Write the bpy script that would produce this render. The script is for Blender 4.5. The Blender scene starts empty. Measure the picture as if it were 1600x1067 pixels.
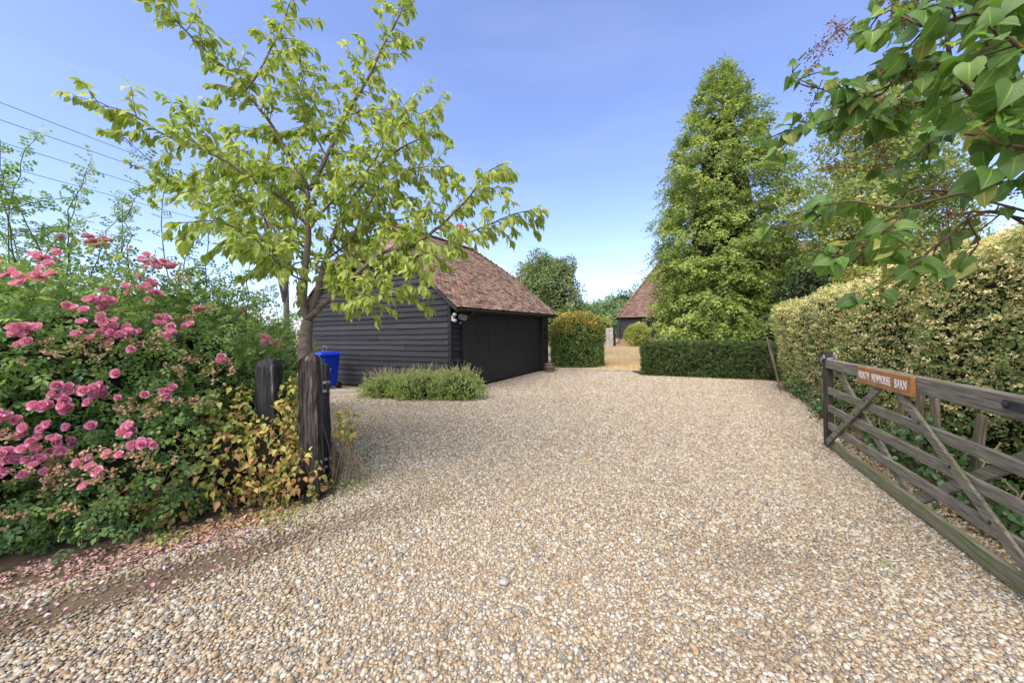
import bpy, math, random
import numpy as np
from mathutils import Vector, Matrix

# ------------------------------------------------------------------ camera, sky, sun, exposure
scene = bpy.context.scene
cam_d = bpy.data.cameras.new('camera')
cam = bpy.data.objects.new('camera', cam_d)
scene.collection.objects.link(cam)
scene.camera = cam
cam.location = (0, 0, 1.55)
cam.rotation_euler = (math.pi / 2, 0.0167, 0)
cam_d.sensor_width = 36
cam_d.lens = 13.05
cam_d.shift_y = -0.0103
cam_d.clip_start = 0.05
cam_d.clip_end = 3000

SUN_ELEV, SUN_AZ = math.radians(54), math.radians(214)     # azimuth clockwise from +Y: to the left of the camera and a little behind it
world = bpy.data.worlds.new('World')
scene.world = world
world.use_nodes = True
wt = world.node_tree
wt.nodes.clear()
wo = wt.nodes.new('ShaderNodeOutputWorld')
bg = wt.nodes.new('ShaderNodeBackground')
sky = wt.nodes.new('ShaderNodeTexSky')
sky.sky_type = 'NISHITA'
sky.sun_disc = False
sky.sun_elevation = SUN_ELEV
sky.sun_rotation = SUN_AZ
sky.air_density = 0.8
sky.dust_density = 1.4
sky.ozone_density = 3.0
tc = wt.nodes.new('ShaderNodeTexCoord')
mp = wt.nodes.new('ShaderNodeMapping')
mp.inputs['Scale'].default_value = (1.0, 1.0, 5.0)
nz = wt.nodes.new('ShaderNodeTexNoise')
nz.inputs['Scale'].default_value = 1.6
nz.inputs['Detail'].default_value = 7
cr = wt.nodes.new('ShaderNodeValToRGB')
cr.color_ramp.elements[0].position = 0.5
cr.color_ramp.elements[0].color = (0, 0, 0, 1)
cr.color_ramp.elements[1].position = 0.8
cr.color_ramp.elements[1].color = (0.03, 0.03, 0.03, 1)
mx = wt.nodes.new('ShaderNodeMix')
mx.data_type = 'RGBA'
mx.inputs[7].default_value = (8.2, 8.6, 9.2, 1)
L = wt.links.new
L(tc.outputs['Generated'], mp.inputs['Vector'])
L(mp.outputs['Vector'], nz.inputs['Vector'])
L(nz.outputs['Fac'], cr.inputs['Fac'])
L(cr.outputs['Color'], mx.inputs[0])
L(sky.outputs['Color'], mx.inputs[6])
tn = wt.nodes.new('ShaderNodeMix')
tn.data_type = 'RGBA'
tn.blend_type = 'MULTIPLY'
tn.inputs[0].default_value = 1.0
tn.inputs[7].default_value = (1.05, 0.955, 1.07, 1)
L(mx.outputs[2], tn.inputs[6])
L(tn.outputs[2], bg.inputs['Color'])
bg.inputs['Strength'].default_value = 0.148
L(bg.outputs['Background'], wo.inputs['Surface'])

sun_d = bpy.data.lights.new('sun', 'SUN')
sun_d.energy = 2.3
sun_d.angle = math.radians(65)
sun_d.color = (1.0, 0.93, 0.80)
sun = bpy.data.objects.new('sun', sun_d)
scene.collection.objects.link(sun)
sdir = Vector((math.sin(SUN_AZ) * math.cos(SUN_ELEV), math.cos(SUN_AZ) * math.cos(SUN_ELEV), math.sin(SUN_ELEV)))
sun.rotation_euler = sdir.to_track_quat('Z', 'Y').to_euler()

vs = scene.view_settings
vs.view_transform = 'Standard'
vs.look = 'None'
vs.exposure = 1.26
vs.gamma = 1
vs.use_curve_mapping = False
scene.cycles.max_bounces = 7
scene.cycles.diffuse_bounces = 4
scene.cycles.transmission_bounces = 4
scene.cycles.transparent_max_bounces = 4
scene.cycles.caustics_reflective = False
scene.cycles.caustics_refractive = False

RNG = np.random.default_rng(11)
random.seed(11)
COL = scene.collection

# ------------------------------------------------------------------ node materials
def nodes(name):
    m = bpy.data.materials.new(name)
    m.use_nodes = True
    nt = m.node_tree
    b = nt.nodes['Principled BSDF']
    return m, nt, b

def nd(nt, kind, **kw):
    n = nt.nodes.new('ShaderNode' + kind)
    for k, v in kw.items():
        if k in n.inputs:
            n.inputs[k].default_value = v
        else:
            setattr(n, k, v)
    return n

def ramp(nt, fac, stops, interp='LINEAR'):
    r = nt.nodes.new('ShaderNodeValToRGB')
    r.color_ramp.interpolation = interp
    el = r.color_ramp.elements
    while len(el) < len(stops):
        el.new(0.5)
    for e, (p, c) in zip(el, stops):
        e.position = p
        e.color = (*c, 1)
    nt.links.new(fac, r.inputs['Fac'])
    return r.outputs['Color']

def mixc(nt, a, b, fac, mode='MIX'):
    n = nt.nodes.new('ShaderNodeMix')
    n.data_type = 'RGBA'
    n.blend_type = mode
    for sock, v in ((6, a), (7, b), (0, fac)):
        if hasattr(v, 'node'):
            nt.links.new(v, n.inputs[sock])
        elif sock == 0:
            n.inputs[0].default_value = v
        else:
            n.inputs[sock].default_value = (*v, 1)
    return n.outputs[2]

def noise(nt, scale, detail=4, vec=None, stretch=None, rough=0.55):
    n = nd(nt, 'TexNoise', Scale=scale, Detail=detail, Roughness=rough)
    t = nt.nodes.new('ShaderNodeTexCoord')
    src = t.outputs[vec or 'Object']
    if stretch:
        mpn = nt.nodes.new('ShaderNodeMapping')
        mpn.inputs['Scale'].default_value = stretch
        nt.links.new(src, mpn.inputs['Vector'])
        src = mpn.outputs['Vector']
    nt.links.new(src, n.inputs['Vector'])
    return n.outputs['Fac']

def bump(nt, b, h, strength=0.4, dist=0.01):
    n = nd(nt, 'Bump', Strength=strength, Distance=dist)
    nt.links.new(h, n.inputs['Height'])
    nt.links.new(n.outputs['Normal'], b.inputs['Normal'])

def attr(nt, name, kind='GEOMETRY', out='Fac'):
    a = nt.nodes.new('ShaderNodeAttribute')
    a.attribute_name = name
    a.attribute_type = kind
    return a.outputs[out]

def leaf_mat(name, stops, trans=0.3, rough=0.5, spec=0.35, veins=0.0, tboost=1.5, gain=2.2):
    m, nt, b = nodes(name)
    if gain != 1.0:
        stops = [(p, tuple(min(v * gain, 0.9) for v in c_)) for p, c_ in stops]
    c = ramp(nt, attr(nt, 'tint'), stops)
    if veins:
        uvn = nt.nodes.new('ShaderNodeUVMap')
        sx = nt.nodes.new('ShaderNodeSeparateXYZ')
        nt.links.new(uvn.outputs['UV'], sx.inputs[0])
        ab = nd(nt, 'Math', operation='ABSOLUTE')
        nt.links.new(sx.outputs['X'], ab.inputs[0])
        mid = ramp(nt, ab.outputs[0], [(0.0, (1, 1, 1)), (0.04, (0.8, 0.8, 0.8)), (0.085, (0, 0, 0))])
        # side veins run forward and outward from the midrib
        mu = nd(nt, 'Math', operation='MULTIPLY')
        nt.links.new(ab.outputs[0], mu.inputs[0]); mu.inputs[1].default_value = 0.55
        su = nd(nt, 'Math', operation='SUBTRACT')
        nt.links.new(sx.outputs['Y'], su.inputs[0]); nt.links.new(mu.outputs[0], su.inputs[1])
        m2 = nd(nt, 'Math', operation='MULTIPLY')
        nt.links.new(su.outputs[0], m2.inputs[0]); m2.inputs[1].default_value = 8.0
        fr = nd(nt, 'Math', operation='FRACT')
        nt.links.new(m2.outputs[0], fr.inputs[0])
        side = ramp(nt, fr.outputs[0], [(0.0, (0.45, 0.45, 0.45)), (0.09, (0, 0, 0)), (0.9, (0, 0, 0)), (1.0, (0.45, 0.45, 0.45))])
        vein = mixc(nt, mid, side, 1.0, 'ADD')
        light = mixc(nt, c, (2.6, 2.1, 2.2), 1.0, 'MULTIPLY')
        bw = nt.nodes.new('ShaderNodeRGBToBW')
        nt.links.new(vein, bw.inputs[0])
        vm = nd(nt, 'Math', operation='MULTIPLY')
        nt.links.new(bw.outputs[0], vm.inputs[0]); vm.inputs[1].default_value = veins
        c = mixc(nt, c, light, vm.outputs[0])
        inv = nd(nt, 'Math', operation='SUBTRACT')
        inv.inputs[0].default_value = 1.0
        nt.links.new(bw.outputs[0], inv.inputs[1])
        bump(nt, b, inv.outputs[0], 0.5, 0.002)
    nt.links.new(c, b.inputs['Base Color'])
    b.inputs['Roughness'].default_value = rough
    b.inputs['Specular IOR Level'].default_value = spec
    if trans:
        t = nt.nodes.new('ShaderNodeBsdfTranslucent')
        tcol = mixc(nt, c, (tboost * 1.1, tboost * 1.15, tboost * 0.7), 1.0, 'MULTIPLY')
        nt.links.new(tcol, t.inputs['Color'])
        ms = nt.nodes.new('ShaderNodeMixShader')
        ms.inputs[0].default_value = trans
        out = nt.nodes['Material Output']
        nt.links.new(b.outputs[0], ms.inputs[1])
        nt.links.new(t.outputs[0], ms.inputs[2])
        nt.links.new(ms.outputs[0], out.inputs['Surface'])
    return m

def simple(name, c1, c2, scale=6, rough=0.7, stretch=None, bmp=0.3, bdist=0.004, spec=0.3, detail=6, metal=0.0, extra=None, vary=0.0):
    m, nt, b = nodes(name)
    f = noise(nt, scale, detail, stretch=stretch)
    c = ramp(nt, f, [(0.32, c1), (0.68, c2)])
    if extra:
        esc, ecol, e0, e1, estr = extra
        c = mixc(nt, c, ecol, ramp(nt, noise(nt, esc, 5, stretch=estr), [(e0, (0, 0, 0)), (e1, (1, 1, 1))]))
    if vary:      # every board weathers a little differently
        oi = nt.nodes.new('ShaderNodeObjectInfo')
        c = mixc(nt, c, ramp(nt, oi.outputs['Random'], [(0.0, (1 - vary,) * 3), (1.0, (1 + vary,) * 3)]), 1.0, 'MULTIPLY')
    nt.links.new(c, b.inputs['Base Color'])
    b.inputs['Roughness'].default_value = rough
    b.inputs['Specular IOR Level'].default_value = spec
    b.inputs['Metallic'].default_value = metal
    if bmp:
        bump(nt, b, f, bmp, bdist)
    return m

MAT = {}
MAT['black_board'] = simple('black_stained_board', (0.0095, 0.009, 0.0085), (0.027, 0.0255, 0.024), 5, 0.62, (1, 1, 9), 0.35, 0.004, 0.35,
                            extra=(9, (0.058, 0.055, 0.051), 0.56, 0.8, (0.6, 0.6, 7)), vary=0.55)
MAT['door_paint'] = simple('black_door_paint', (0.010, 0.011, 0.011), (0.022, 0.024, 0.023), 4, 0.5, (6, 6, 0.6), 0.25, 0.003, 0.4)
MAT['dark_metal'] = simple('dark_gutter', (0.018, 0.018, 0.018), (0.045, 0.043, 0.040), 9, 0.55, None, 0.2)
MAT['steel'] = simple('galvanised_steel', (0.20, 0.21, 0.23), (0.34, 0.35, 0.38), 14, 0.5, None, 0.15, metal=0.5)
MAT['iron'] = simple('black_iron', (0.014, 0.014, 0.016), (0.04, 0.04, 0.045), 18, 0.5, None, 0.25)
MAT['post_wood'] = simple('weathered_post_wood', (0.013, 0.011, 0.010), (0.095, 0.078, 0.062), 7, 0.85, (9, 9, 0.7), 0.9, 0.012, 0.2,
                          extra=(5, (0.30, 0.27, 0.22), 0.58, 0.80, (8, 8, 0.6)))
MAT['post_black'] = simple('tarred_post_wood', (0.008, 0.008, 0.009), (0.035, 0.034, 0.034), 7, 0.7, (9, 9, 0.7), 0.7, 0.01, 0.3)
MAT['post_char'] = simple('cracked_black_post_wood', (0.010, 0.010, 0.010), (0.060, 0.056, 0.052), 8, 0.75, (8, 8, 0.8), 1.0, 0.015, 0.3,
                          extra=(4.5, (0.24, 0.23, 0.21), 0.60, 0.76, (7, 7, 0.9)))
MAT['gate_wood'] = simple('grey_gate_timber', (0.090, 0.078, 0.056), (0.26, 0.235, 0.172), 6, 0.85, (0.7, 10, 10), 0.8, 0.006, 0.2,
                          extra=(3.0, (0.13, 0.135, 0.045), 0.52, 0.78, (1.2, 5, 5)))
MAT['gate_low'] = simple('green_algae_gate_timber', (0.115, 0.110, 0.062), (0.245, 0.230, 0.140), 6, 0.85, (0.7, 10, 10), 0.8, 0.006, 0.2,
                         extra=(4.0, (0.11, 0.15, 0.035), 0.48, 0.75, (1.5, 4, 4)))
MAT['gate_dark'] = simple('dark_gate_timber', (0.018, 0.016, 0.014), (0.070, 0.060, 0.048), 6, 0.85, (9, 9, 0.8), 0.8, 0.006, 0.2,
                          extra=(3.0, (0.13, 0.13, 0.05), 0.60, 0.85, (2, 2, 1)))
MAT['sign_wood'] = simple('varnished_sign_wood', (0.22, 0.090, 0.026), (0.37, 0.165, 0.052), 5, 0.42, (1.2, 8, 8), 0.3, 0.003, 0.5)
MAT['sign_paint'] = simple('white_sign_paint', (0.66, 0.65, 0.61), (0.80, 0.79, 0.76), 20, 0.6, None, 0)
MAT['paling'] = simple('old_paling_wood', (0.085, 0.072, 0.045), (0.22, 0.185, 0.12), 6, 0.9, (9, 9, 0.8), 0.8, 0.006, 0.2)
MAT['blue_bin'] = simple('blue_bin_plastic', (0.006, 0.030, 0.36), (0.010, 0.045, 0.50), 3, 0.38, None, 0.05, spec=0.5)
MAT['rubber'] = simple('black_rubber', (0.012, 0.012, 0.012), (0.03, 0.03, 0.03), 8, 0.8)
MAT['concrete'] = simple('weathered_concrete', (0.26, 0.23, 0.18), (0.42, 0.385, 0.32), 3, 0.9, None, 0.4, 0.006, 0.2,
                         extra=(1.5, (0.16, 0.13, 0.08), 0.5, 0.75, None))
MAT['barrel'] = simple('old_barrel_oak', (0.075, 0.045, 0.028), (0.17, 0.11, 0.075), 7, 0.8, (6, 6, 1), 0.6)
MAT['hoop'] = simple('rusty_hoop', (0.16, 0.14, 0.12), (0.28, 0.26, 0.24), 12, 0.6, None, 0.2, metal=0.4)
MAT['white_plastic'] = simple('grubby_white_plastic', (0.38, 0.37, 0.33), (0.62, 0.61, 0.57), 14, 0.5, None, 0.1)
MAT['grey_plastic'] = simple('faded_grey_housing', (0.13, 0.14, 0.12), (0.26, 0.28, 0.24), 8, 0.5, None, 0.1)
MAT['twig'] = simple('dark_twig_core', (0.012, 0.010, 0.006), (0.035, 0.028, 0.016), 9, 0.95, None, 0.5, 0.02, 0.1)  # for solid plant cores: twig brown darkened to stand for inner shade
MAT['hedge_core'] = simple('hedge_dark_core', (0.008, 0.010, 0.005), (0.028, 0.028, 0.014), 9, 0.95, None, 0.5, 0.03, 0.1)  # for solid foliage cores: near-black colour stands for the shade inside
MAT['cane'] = simple('green_cane', (0.085, 0.11, 0.035), (0.17, 0.18, 0.07), 7, 0.7, None, 0.1)
MAT['dry_stem'] = simple('dry_stem', (0.16, 0.10, 0.05), (0.34, 0.24, 0.13), 8, 0.85, None, 0.2)
MAT['bark'] = simple('cherry_bark', (0.075, 0.054, 0.038), (0.21, 0.165, 0.122), 6, 0.8, (3, 3, 16), 0.8, 0.008, 0.25,
                     extra=(4, (0.20, 0.19, 0.15), 0.56, 0.75, (2, 2, 3)))
MAT['grey_bark'] = simple('grey_bark', (0.10, 0.085, 0.065), (0.24, 0.21, 0.17), 7, 0.85, (4, 4, 8), 0.6, 0.006, 0.2)
MAT['lilac_bark'] = simple('lichened_lilac_bark', (0.050, 0.035, 0.018), (0.13, 0.095, 0.050), 16, 0.85, None, 0.7, 0.004, 0.2,
                           extra=(11, (0.24, 0.17, 0.040), 0.56, 0.72, None))
MAT['conifer_bark'] = simple('conifer_bark', (0.05, 0.032, 0.022), (0.13, 0.09, 0.06), 8, 0.9, (5, 5, 1), 0.8)
MAT['wire'] = simple('cable', (0.025, 0.028, 0.035), (0.05, 0.055, 0.06), 5, 0.6, None, 0)
MAT['pole_wood'] = simple('pole_wood', (0.06, 0.045, 0.03), (0.13, 0.10, 0.07), 6, 0.9, (6, 6, 0.8), 0.4)
MAT['stone'] = simple('grey_stone', (0.22, 0.20, 0.17), (0.44, 0.42, 0.38), 6, 0.9, None, 0.6, 0.01)
MAT['window_glass'] = simple('dark_window_glass', (0.010, 0.012, 0.014), (0.016, 0.018, 0.020), 2, 0.08, None, 0, spec=0.6)
MAT['lead'] = simple('dull_lead', (0.12, 0.12, 0.12), (0.2, 0.2, 0.2), 6, 0.7)

def tile_mat(name, stops, moss=(0.17, 0.155, 0.085)):
    m, nt, b = nodes(name)
    c = ramp(nt, attr(nt, 'tint'), stops)
    n1 = noise(nt, 14, 6)
    c = mixc(nt, c, ramp(nt, n1, [(0.3, (0.55, 0.52, 0.5)), (0.7, (1.25, 1.22, 1.2))]), 0.8, 'MULTIPLY')
    big = noise(nt, 1.3, 5)
    c = mixc(nt, c, moss, ramp(nt, big, [(0.55, (0, 0, 0)), (0.74, (0.75, 0.75, 0.75))]))
    c = mixc(nt, c, (0.36, 0.33, 0.28), ramp(nt, noise(nt, 26, 3), [(0.66, (0, 0, 0)), (0.74, (0.8, 0.8, 0.8))]))
    nt.links.new(c, b.inputs['Base Color'])
    b.inputs['Roughness'].default_value = 0.9
    b.inputs['Specular IOR Level'].default_value = 0.2
    bump(nt, b, n1, 0.5, 0.005)
    return m
TILE_STOPS = [(0.0, (0.085, 0.055, 0.042)), (0.22, (0.19, 0.105, 0.066)), (0.42, (0.285, 0.165, 0.095)), (0.60, (0.215, 0.160, 0.115)), (0.80, (0.36, 0.245, 0.160)), (1.0, (0.13, 0.105, 0.085))]
MAT['tile'] = tile_mat('clay_tile', TILE_STOPS)
MAT['barn_tile'] = tile_mat('barn_clay_tile', [(0.0, (0.085, 0.055, 0.042)), (0.5, (0.18, 0.110, 0.080)), (1.0, (0.24, 0.165, 0.125))])

def ground_mat(name, c1, c2, c3, s1=0.6, s2=30, bmp=0.6, bdist=0.02):
    m, nt, b = nodes(name)
    f = noise(nt, s2, 6)
    c = ramp(nt, f, [(0.3, c1), (0.7, c2)])
    c = mixc(nt, c, c3, ramp(nt, noise(nt, s1, 5), [(0.42, (0, 0, 0)), (0.68, (0.85, 0.85, 0.85))]))
    nt.links.new(c, b.inputs['Base Color'])
    b.inputs['Roughness'].default_value = 0.95
    b.inputs['Specular IOR Level'].default_value = 0.15
    bump(nt, b, f, bmp, bdist)
    return m
MAT['ground'] = ground_mat('dry_field', (0.20, 0.155, 0.075), (0.33, 0.25, 0.13), (0.12, 0.13, 0.045), 0.15, 9)
MAT['lawn'] = ground_mat('parched_lawn', (0.25, 0.180, 0.095), (0.39, 0.29, 0.165), (0.23, 0.195, 0.095), 0.5, 22)
MAT['soil'] = ground_mat('bare_soil', (0.085, 0.062, 0.038), (0.165, 0.120, 0.075), (0.085, 0.062, 0.040), 1.2, 40)

def gravel_bed_mat():
    m, nt, b = nodes('gravel_bed')
    t = nt.nodes.new('ShaderNodeTexCoord')
    v = nd(nt, 'TexVoronoi', Scale=52.0)
    nt.links.new(t.outputs['Object'], v.inputs['Vector'])
    sp = nt.nodes.new('ShaderNodeSeparateColor')
    nt.links.new(v.outputs['Color'], sp.inputs[0])
    c = ramp(nt, sp.outputs[0], PEBBLE)
    c = mixc(nt, c, (0.19, 0.145, 0.095), ramp(nt, v.outputs['Distance'], [(0.35, (0, 0, 0)), (0.75, (1, 1, 1))]))
    c = mixc(nt, c, (0.25, 0.19, 0.125), 0.35)
    nt.links.new(c, b.inputs['Base Color'])
    b.inputs['Roughness'].default_value = 0.95
    inv = nd(nt, 'Math', operation='SUBTRACT')
    inv.inputs[0].default_value = 1
    nt.links.new(v.outputs['Distance'], inv.inputs[1])
    bump(nt, b, inv.outputs[0], 0.8, 0.01)
    return m
PEBBLE = [(0.0, (0.193, 0.181, 0.161)), (0.1, (0.253, 0.236, 0.202)), (0.2, (0.313, 0.218, 0.121)), (0.36, (0.39, 0.296, 0.171)), (0.5, (0.424, 0.361, 0.233)), (0.66, (0.45, 0.421, 0.318)), (0.82, (0.536, 0.522, 0.43)), (0.92, (0.304, 0.2, 0.112)), (1.0, (0.154, 0.147, 0.137))]
MAT['gravel_bed'] = gravel_bed_mat()

def pebble_mat():
    m, nt, b = nodes('flint_pebble')
    c = ramp(nt, attr(nt, 'tint', 'INSTANCER'), PEBBLE)
    n = noise(nt, 1.6, 4)
    c = mixc(nt, c, ramp(nt, n, [(0.3, (0.72, 0.68, 0.62)), (0.7, (1.12, 1.12, 1.12))]), 0.7, 'MULTIPLY')
    dirt = attr(nt, 'dirt', 'INSTANCER')
    c = mixc(nt, c, (0.135, 0.100, 0.058), dirt)
    nt.links.new(c, b.inputs['Base Color'])
    b.inputs['Roughness'].default_value = 0.75
    b.inputs['Specular IOR Level'].default_value = 0.3
    return m
MAT['pebble'] = pebble_mat()

MAT['cherry_leaf'] = leaf_mat('cherry_leaf', [(0.0, (0.088, 0.130, 0.022)), (0.5, (0.160, 0.205, 0.040)), (0.85, (0.235, 0.265, 0.062)), (1.0, (0.29, 0.29, 0.09))], 0.40, 0.5, 0.3, 0.5, 1.5, 1.65)
MAT['red_leaf'] = leaf_mat('red_leaf', [(0, (0.30, 0.035, 0.012)), (1, (0.34, 0.05, 0.015))], 0.3)
MAT['lilac_leaf'] = leaf_mat('lilac_leaf', [(0.0, (0.028, 0.064, 0.012)), (0.55, (0.060, 0.112, 0.017)), (0.9, (0.110, 0.165, 0.026)), (1.0, (0.19, 0.19, 0.05))], 0.34, 0.42, 0.38, 0.8, 1.7, 1.65)
MAT['rose_leaf'] = leaf_mat('rose_leaf', [(0.0, (0.028, 0.055, 0.018)), (0.5, (0.068, 0.108, 0.028)), (0.85, (0.125, 0.165, 0.042)), (1.0, (0.20, 0.19, 0.05))], 0.30, 0.5, 0.3, 0, 1.5, 2.6)
MAT['cane_leaf'] = leaf_mat('rose_cane_leaf', [(0.0, (0.050, 0.10, 0.025)), (1.0, (0.14, 0.185, 0.045))], 0.35, 0.45, 0.4)
MAT['hyd_leaf'] = leaf_mat('wilting_leaf', [(0.0, (0.075, 0.100, 0.024)), (0.35, (0.165, 0.175, 0.040)), (0.65, (0.26, 0.225, 0.062)), (0.85, (0.25, 0.150, 0.060)), (1.0, (0.13, 0.070, 0.032))], 0.28, 0.65, 0.2, 0.3, 1.5, 1.95)
MAT['petal'] = leaf_mat('rose_petal', [(0.0, (0.72, 0.20, 0.38)), (0.5, (0.84, 0.38, 0.54)), (1.0, (0.90, 0.64, 0.72))], 0.25, 0.6, 0.2, 0, 1.0, 1.0)
MAT['spent'] = leaf_mat('spent_petal', [(0.0, (0.30, 0.185, 0.085)), (0.5, (0.52, 0.36, 0.20)), (0.8, (0.62, 0.40, 0.30)), (1.0, (0.66, 0.25, 0.33))], 0.2, 0.8, 0.1, 0, 1.0, 1.0)
MAT['fallen'] = leaf_mat('fallen_petal', [(0.0, (0.26, 0.16, 0.10)), (0.45, (0.48, 0.33, 0.24)), (0.8, (0.58, 0.40, 0.33)), (1.0, (0.68, 0.40, 0.48))], 0.1, 0.8, 0.1, 0, 1.0, 0.9)
MAT['litter'] = leaf_mat('dead_leaf', [(0.0, (0.10, 0.05, 0.022)), (0.5, (0.24, 0.125, 0.055)), (0.85, (0.36, 0.215, 0.10)), (1.0, (0.44, 0.27, 0.07))], 0.05, 0.8, 0.1, 0, 1.0, 1.0)
MAT['hedge_leaf'] = leaf_mat('clipped_cypress', [(0.0, (0.055, 0.080, 0.026)), (0.42, (0.120, 0.148, 0.048)), (0.66, (0.200, 0.212, 0.080)), (0.80, (0.36, 0.29, 0.135)), (0.94, (0.46, 0.355, 0.19)), (1.0, (0.30, 0.15, 0.06))], 0.22, 0.6, 0.25, 0, 1.5, 2.3)
MAT['conifer_leaf'] = leaf_mat('cypress_spray', [(0.0, (0.045, 0.068, 0.018)), (0.5, (0.112, 0.142, 0.032)), (0.88, (0.195, 0.215, 0.050)), (1.0, (0.26, 0.21, 0.08))], 0.25, 0.6, 0.25, 0, 1.5, 2.45)
MAT['yew_leaf'] = leaf_mat('yew_needles', [(0.0, (0.022, 0.042, 0.012)), (0.6, (0.050, 0.080, 0.020)), (1.0, (0.090, 0.115, 0.032))], 0.15, 0.55, 0.3, 0, 1.5, 1.6)
MAT['dome_leaf'] = leaf_mat('clipped_dome_leaf', [(0.0, (0.030, 0.060, 0.015)), (0.45, (0.065, 0.105, 0.024)), (0.7, (0.125, 0.145, 0.035)), (0.85, (0.27, 0.155, 0.030)), (1.0, (0.36, 0.145, 0.030))], 0.2, 0.5, 0.3)
MAT['cat_leaf'] = leaf_mat('catmint_leaf', [(0.0, (0.060, 0.095, 0.028)), (0.5, (0.135, 0.175, 0.050)), (0.85, (0.215, 0.235, 0.085)), (1.0, (0.25, 0.205, 0.16))], 0.3, 0.6, 0.25)
MAT['ivy_leaf'] = leaf_mat('ivy_leaf', [(0.0, (0.016, 0.036, 0.012)), (0.6, (0.040, 0.080, 0.025)), (1.0, (0.095, 0.145, 0.050))], 0.15, 0.35, 0.5)
MAT['dark_leaf'] = leaf_mat('dark_shrub_leaf', [(0.0, (0.020, 0.040, 0.012)), (0.6, (0.050, 0.085, 0.024)), (1.0, (0.115, 0.145, 0.040))], 0.22, 0.5, 0.35)
MAT['haw_leaf'] = leaf_mat('hawthorn_leaf', [(0.0, (0.050, 0.075, 0.020)), (0.6, (0.110, 0.135, 0.035)), (0.9, (0.175, 0.165, 0.050)), (1.0, (0.20, 0.095, 0.04))], 0.3, 0.5, 0.3)
MAT['tree_leaf'] = leaf_mat('garden_tree_leaf', [(0.0, (0.055, 0.085, 0.026)), (0.6, (0.115, 0.145, 0.050)), (1.0, (0.180, 0.200, 0.100))], 0.28, 0.5, 0.3, 0, 1.5, 1.8)
MAT['far_leaf'] = leaf_mat('distant_tree_leaf', [(0.0, (0.040, 0.065, 0.025)), (0.6, (0.075, 0.110, 0.040)), (1.0, (0.120, 0.150, 0.055))], 0.2, 0.6, 0.2)
MAT['lime_leaf'] = leaf_mat('lime_yellow_leaf', [(0.0, (0.16, 0.20, 0.030)), (0.6, (0.24, 0.26, 0.055)), (1.0, (0.32, 0.31, 0.095))], 0.3, 0.5, 0.3, 0, 1.5, 1.35)
MAT['grass'] = leaf_mat('dry_grass_blade', [(0.0, (0.24, 0.17, 0.075)), (0.7, (0.42, 0.30, 0.15)), (1.0, (0.19, 0.21, 0.065))], 0.25, 0.7, 0.2)
MAT['weed'] = leaf_mat('weed_leaf', [(0.0, (0.06, 0.10, 0.025)), (1.0, (0.17, 0.20, 0.06))], 0.25, 0.6, 0.25)
MAT['seed'] = leaf_mat('lilac_seed', [(0.0, (0.055, 0.026, 0.016)), (1.0, (0.13, 0.062, 0.036))], 0.05, 0.7, 0.2)

# ------------------------------------------------------------------ mesh helpers
def tag(o, label=None, cat=None, group=None, kind=None):
    if label: o['label'] = label
    if cat: o['category'] = cat
    if group: o['group'] = group
    if kind: o['kind'] = kind
    return o

def thing(name, label, cat, loc=(0, 0, 0), rotz=0.0, group=None):
    o = bpy.data.objects.new(name, None)
    o.empty_display_size = 0.2
    COL.objects.link(o)
    o.location = loc
    o.rotation_euler = (0, 0, rotz)
    return tag(o, label, cat, group)

def link(name, me, mat=None, parent=None):
    o = bpy.data.objects.new(name, me)
    COL.objects.link(o)
    if mat is not None and not me.materials:
        me.materials.append(MAT[mat] if isinstance(mat, str) else mat)
    if parent is not None:
        o.parent = parent
    return o

def np_mesh(name, V, loops, totals, tint=None, uv=None, smooth=False):
    me = bpy.data.meshes.new(name)
    V = np.ascontiguousarray(V, dtype=np.float32)
    loops = np.ascontiguousarray(loops, dtype=np.int32)
    totals = np.ascontiguousarray(totals, dtype=np.int32)
    me.vertices.add(len(V))
    me.vertices.foreach_set('co', V.ravel())
    me.loops.add(len(loops))
    me.loops.foreach_set('vertex_index', loops)
    me.polygons.add(len(totals))
    starts = np.zeros(len(totals), dtype=np.int32)
    starts[1:] = np.cumsum(totals)[:-1]
    me.polygons.foreach_set('loop_start', starts)
    if tint is not None:
        a = me.attributes.new('tint', 'FLOAT', 'POINT')
        a.data.foreach_set('value', np.ascontiguousarray(tint, dtype=np.float32))
    if uv is not None:
        u = me.uv_layers.new(name='UVMap')
        u.data.foreach_set('uv', np.ascontiguousarray(uv[loops], dtype=np.float32).ravel())
    me.update(calc_edges=True)
    me.polygons.foreach_set('use_smooth', np.full(len(totals), bool(smooth)))
    return me

def scatter(name, tmpl, R, S, T, tint, smooth=False, bend=None):
    """tmpl = (V, faces, uv); R (n,3,3) columns are the axes, S (n,) or (n,3), T (n,3): one joined mesh."""
    V, F, UV = tmpl
    V = np.asarray(V, float)
    n = len(T)
    S = np.asarray(S, float)
    if S.ndim == 1:
        S = np.repeat(S[:, None], 3, 1)
    P = np.einsum('nij,nvj->nvi', R, V[None] * S[:, None, :]) + T[:, None, :]
    fl = np.concatenate([np.asarray(f) for f in F])
    tot = np.array([len(f) for f in F])
    loops = (fl[None] + (np.arange(n) * len(V))[:, None]).ravel()
    return np_mesh(name, P.reshape(-1, 3), loops, np.tile(tot, n), np.repeat(tint, len(V)), np.tile(np.asarray(UV, float), (n, 1)) if UV is not None else None, smooth)

def unit(a):
    return a / np.maximum(np.linalg.norm(a, axis=-1, keepdims=True), 1e-9)

def frames(d, n):
    """leaf axis d becomes local Y, leaf normal n local Z."""
    d = unit(d)
    x = unit(np.cross(d, n))
    z = np.cross(x, d)
    return np.stack([x, d, z], axis=-1)

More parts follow.
